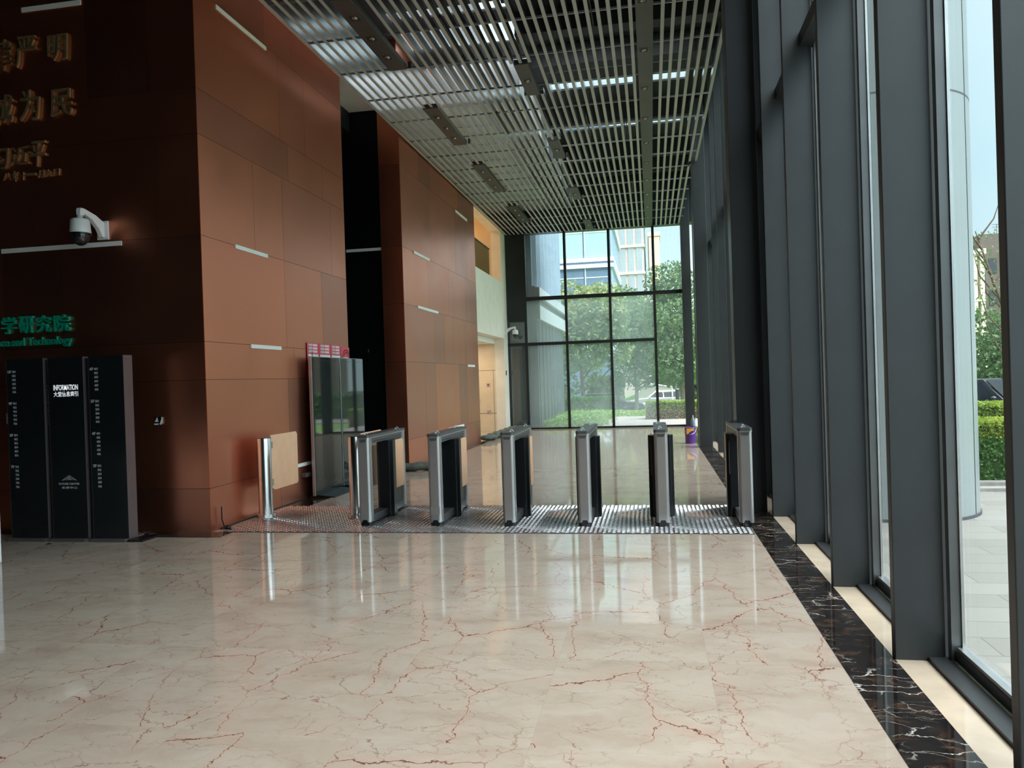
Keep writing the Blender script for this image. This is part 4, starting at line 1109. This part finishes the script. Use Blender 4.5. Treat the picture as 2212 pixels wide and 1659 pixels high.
def apartment():
    t = thing('apartment_building', 'brown apartment block with cream pilasters far behind the right window', 'building', (29, 80, -1.6))
    b = MB(); b.box(-.5, 14, 0, 12, 0, 14.2); b.build('walls', 'apt_dark', t)
    b = MB(); b.box(1.7, 14, -.6, 12, 0, 15.3); b.build('stair_tower', 'apt_dark', t)
    for x in (.85, 1.95-.35+2.15, 6.2, 8.6):
        for dx in (0, .62):
            m = MB(); m.box(x+dx, x+dx+.36, -1.1, -.5, 0, 13.4); m.build('pilaster', 'apt_cream', t)
        m = MB(); m.box(x-.12, x+1.12, -1.2, -.4, 13.4, 13.9); m.build('cornice', 'apt_cream', t)
        m = MB(); m.box(x-.04, x+1.02, -1.15, -.4, 9.0, 9.35); m.build('belt', 'apt_cream', t)
    for k in range(4):
        for x in (2.35, 5.2):
            m = MB(); m.box(x, x+.7, -.66, -.6, 2.6+k*3, 4.0+k*3); m.build('window', 'apt_win', t)
    b = MB(); b.tube([(3.4, 0, 15.3), (3.4, 0, 16.3)], .03, 6); b.tube([(3.0, 0, 16.0), (3.9, 0, 16.0)], .03, 6); b.tube([(3.0, 0, 16.25), (3.9, 0, 16.25)], .03, 6); b.build('antenna', 'alu_dark', t)
apartment()

def car(loc, rz, mat, label, L=4.7, H=1.66, W=1.85):
    # profile along local x (front at +x), width along y
    t = thing('car', label, 'car', loc, rz)
    low = [(-L/2+.05, .35), (-L/2, .6), (-L/2+.03, .95), (-L/2+.15, 1.02), (L*.18, 1.02), (L*.40, .93), (L/2-.08, .78), (L/2, .6), (L/2-.05, .32)]
    b = MB(); n = len(low); v = []
    for y, k in ((-W/2, .97), (-W/2+.12, 1.0), (W/2-.12, 1.0), (W/2, .97)): v += [(x*k, y, z if k == 1 else z*.985) for x, z in low]
    fs = [tuple(range(n-1, -1, -1)), tuple(range(3*n, 4*n))]
    for r in range(3): fs += [(r*n+i, r*n+(i+1) % n, (r+1)*n+(i+1) % n, (r+1)*n+i) for i in range(n)]
    b.add(v, fs, 0); b.build('body', mat, t, bevel=.03)
    top = [(-L/2+.15, 1.0), (-L/2+.55, H-.12), (-L/2+1.0, H), (.35, H), (L*.23, 1.0)]
    b = MB(); n = len(top); v = []
    for y, k in ((-W/2+.04, 0), (-W/2+.22, 1), (W/2-.22, 1), (W/2-.04, 0)):
        v += [(x, (y if z < 1.1 else (-W/2+.2 if y < 0 else W/2-.2)) if not k else y, z if k or z < 1.1 else z-.05) for x, z in top]
    fs = [tuple(range(n-1, -1, -1)), tuple(range(3*n, 4*n))]
    for r in range(3): fs += [(r*n+i, r*n+(i+1) % n, (r+1)*n+(i+1) % n, (r+1)*n+i) for i in range(n)]
    b.add(v, fs, 0); b.build('cabin', mat, t, bevel=.03)
    for s in (-1, 1):
        for w0, w1, u0, u1 in ((-L/2+.62, -.35, -L/2+.85, -.30), (-.27, L*.17, -.22, .33)):
            g = MB(); yb, yt = s*(W/2-.055), s*(W/2-.185)
            q = [(w0, yb, 1.06), (w1, yb, 1.06), (u1, yt, H-.13), (u0, yt, H-.13)]
            g.add([(x, y+s*.02, z) for x, y, z in q]+[(x, y-s*.05, z) for x, y, z in q], [(0, 1, 2, 3), (3, 2, 1, 0), (0, 4, 5, 1), (1, 5, 6, 2), (2, 6, 7, 3), (3, 7, 4, 0), (7, 6, 5, 4)]); g.build('side_window', 'car_glass', t)
        m = MB(); m.sphere((L*.17, s*(W/2+.1), 1.08), .1, .11, .075, 12, 8); m.build('mirror', mat, t)
        tr = MB(); tr.box(-L*.33, L*.28, s*W/2-.012, s*W/2+.012, .36, .40); tr.build('sill_trim', 'alu', t)
    g = MB(); q = [(.42, -W/2+.25, H-.04), (.42, W/2-.25, H-.04), (L*.225, W/2-.14, 1.04), (L*.225, -W/2+.14, 1.04)]
    g.add([(x+.02, y, z+.01) for x, y, z in q]+[(x-.05, y, z-.02) for x, y, z in q], [(0, 3, 2, 1), (0, 1, 2, 3), (4, 5, 6, 7)]); g.build('windscreen', 'car_glass', t)
    for x in (-L*.30, L*.31):
        for s in (-1, 1):
            w = MB(); c = s*(W/2-.12); n = 24
            for ra, rb, mi, ya, yb in ((.34, .34, 0, c-.11, c+.11), (.22, .22, 1, c-.12, c+.12)):
                v = [(x+ra*math.cos(2*math.pi*i/n), y, .34+ra*math.sin(2*math.pi*i/n)) for y in (ya, yb) for i in range(n)]
                w.add(v, [(i, (i+1) % n, n+(i+1) % n, n+i) for i in range(n)]+[tuple(range(n-1, -1, -1)), tuple(range(n, 2*n))], mi)
            w.build('wheel', ['tyre', 'alu'], t)
    for s in (-1, 1):
        h = MB(); h.sphere((L/2-.10, s*W*.36, .74), .12, .16, .07, 12, 8); h.build('headlight', 'white_plastic', t)
car((-3.05, 57, -1.32), 0, 'car_dark', 'dark car parked outside the far window, half hidden by greenery', 5.0, 1.62)
car((.6, 65, -1.38), math.radians(180), 'car_silver', 'silver car behind the clipped hedge outside the far window', 4.9, 1.6)
car((11.75, 30.6, -.74), math.radians(-45), 'car_dark', 'dark car parked behind the hedges outside the right window', 4.9, 1.75)

def misc_out():
    t = thing('planted_mound', 'grassy mound with a sloping beige end wall behind the cars', 'mound', (.2, 84, -1.42))
    b = MB(); b.extr([(-1.7, 1.1), (-.3, 1.95), (2.2, 1.5), (2.2, 0), (-1.7, 0)], 'y', 0, .3); b.build('end_wall', 'mound_wall', t)
    b = MB(); b.extr([(-4.2, .0), (-1.7, 1.0), (-.3, 1.9), (2.2, 1.45), (6.5, 1.2), (7.5, 0)], 'y', .3, 5); b.build('turf', 'ground', t)
    b = MB(); b.add([(-1.8, -.05, 1.06), (-.3, -.05, 1.98), (2.25, -.05, 1.53), (2.25, .35, 1.58), (-.3, .35, 2.04), (-1.8, .35, 1.12), (-1.8, -.05, .98), (-.3, -.05, 1.9), (2.25, -.05, 1.45)], [(0, 1, 4, 5), (1, 2, 3, 4), (0, 6, 7, 1), (1, 7, 8, 2)]); b.build('coping', 'wing_band', t)
    t = thing('bollard_lamp', 'dark post lamp with pale top at the right end of the far window', 'lamp', (1.25, 40, -1.0))
    b = MB(); b.cyl((0, 0), .10, 0, 1.75, 12); b.build('post', 'fin_dark', t)
    b = MB(); b.cyl((0, 0), .08, 1.75, 2.5, 12); b.build('lamp_head', 'white_metal', t)
    b = MB(); b.cyl((0, 0), .05, 0, 3.4, 10); tag(b.build('pole', 'white_metal', None, (1.55, 62, -1.4)), 'thin pale pole behind the silver car', 'pole')
    b = MB(); b.cyl((0, 0), .09, 0, 3.35, 12); tag(b.build('pole', 'white_metal', None, (10.15, 23.6, -.7)), 'thick white pole by the bare tree outside the right window', 'pole')
misc_out()
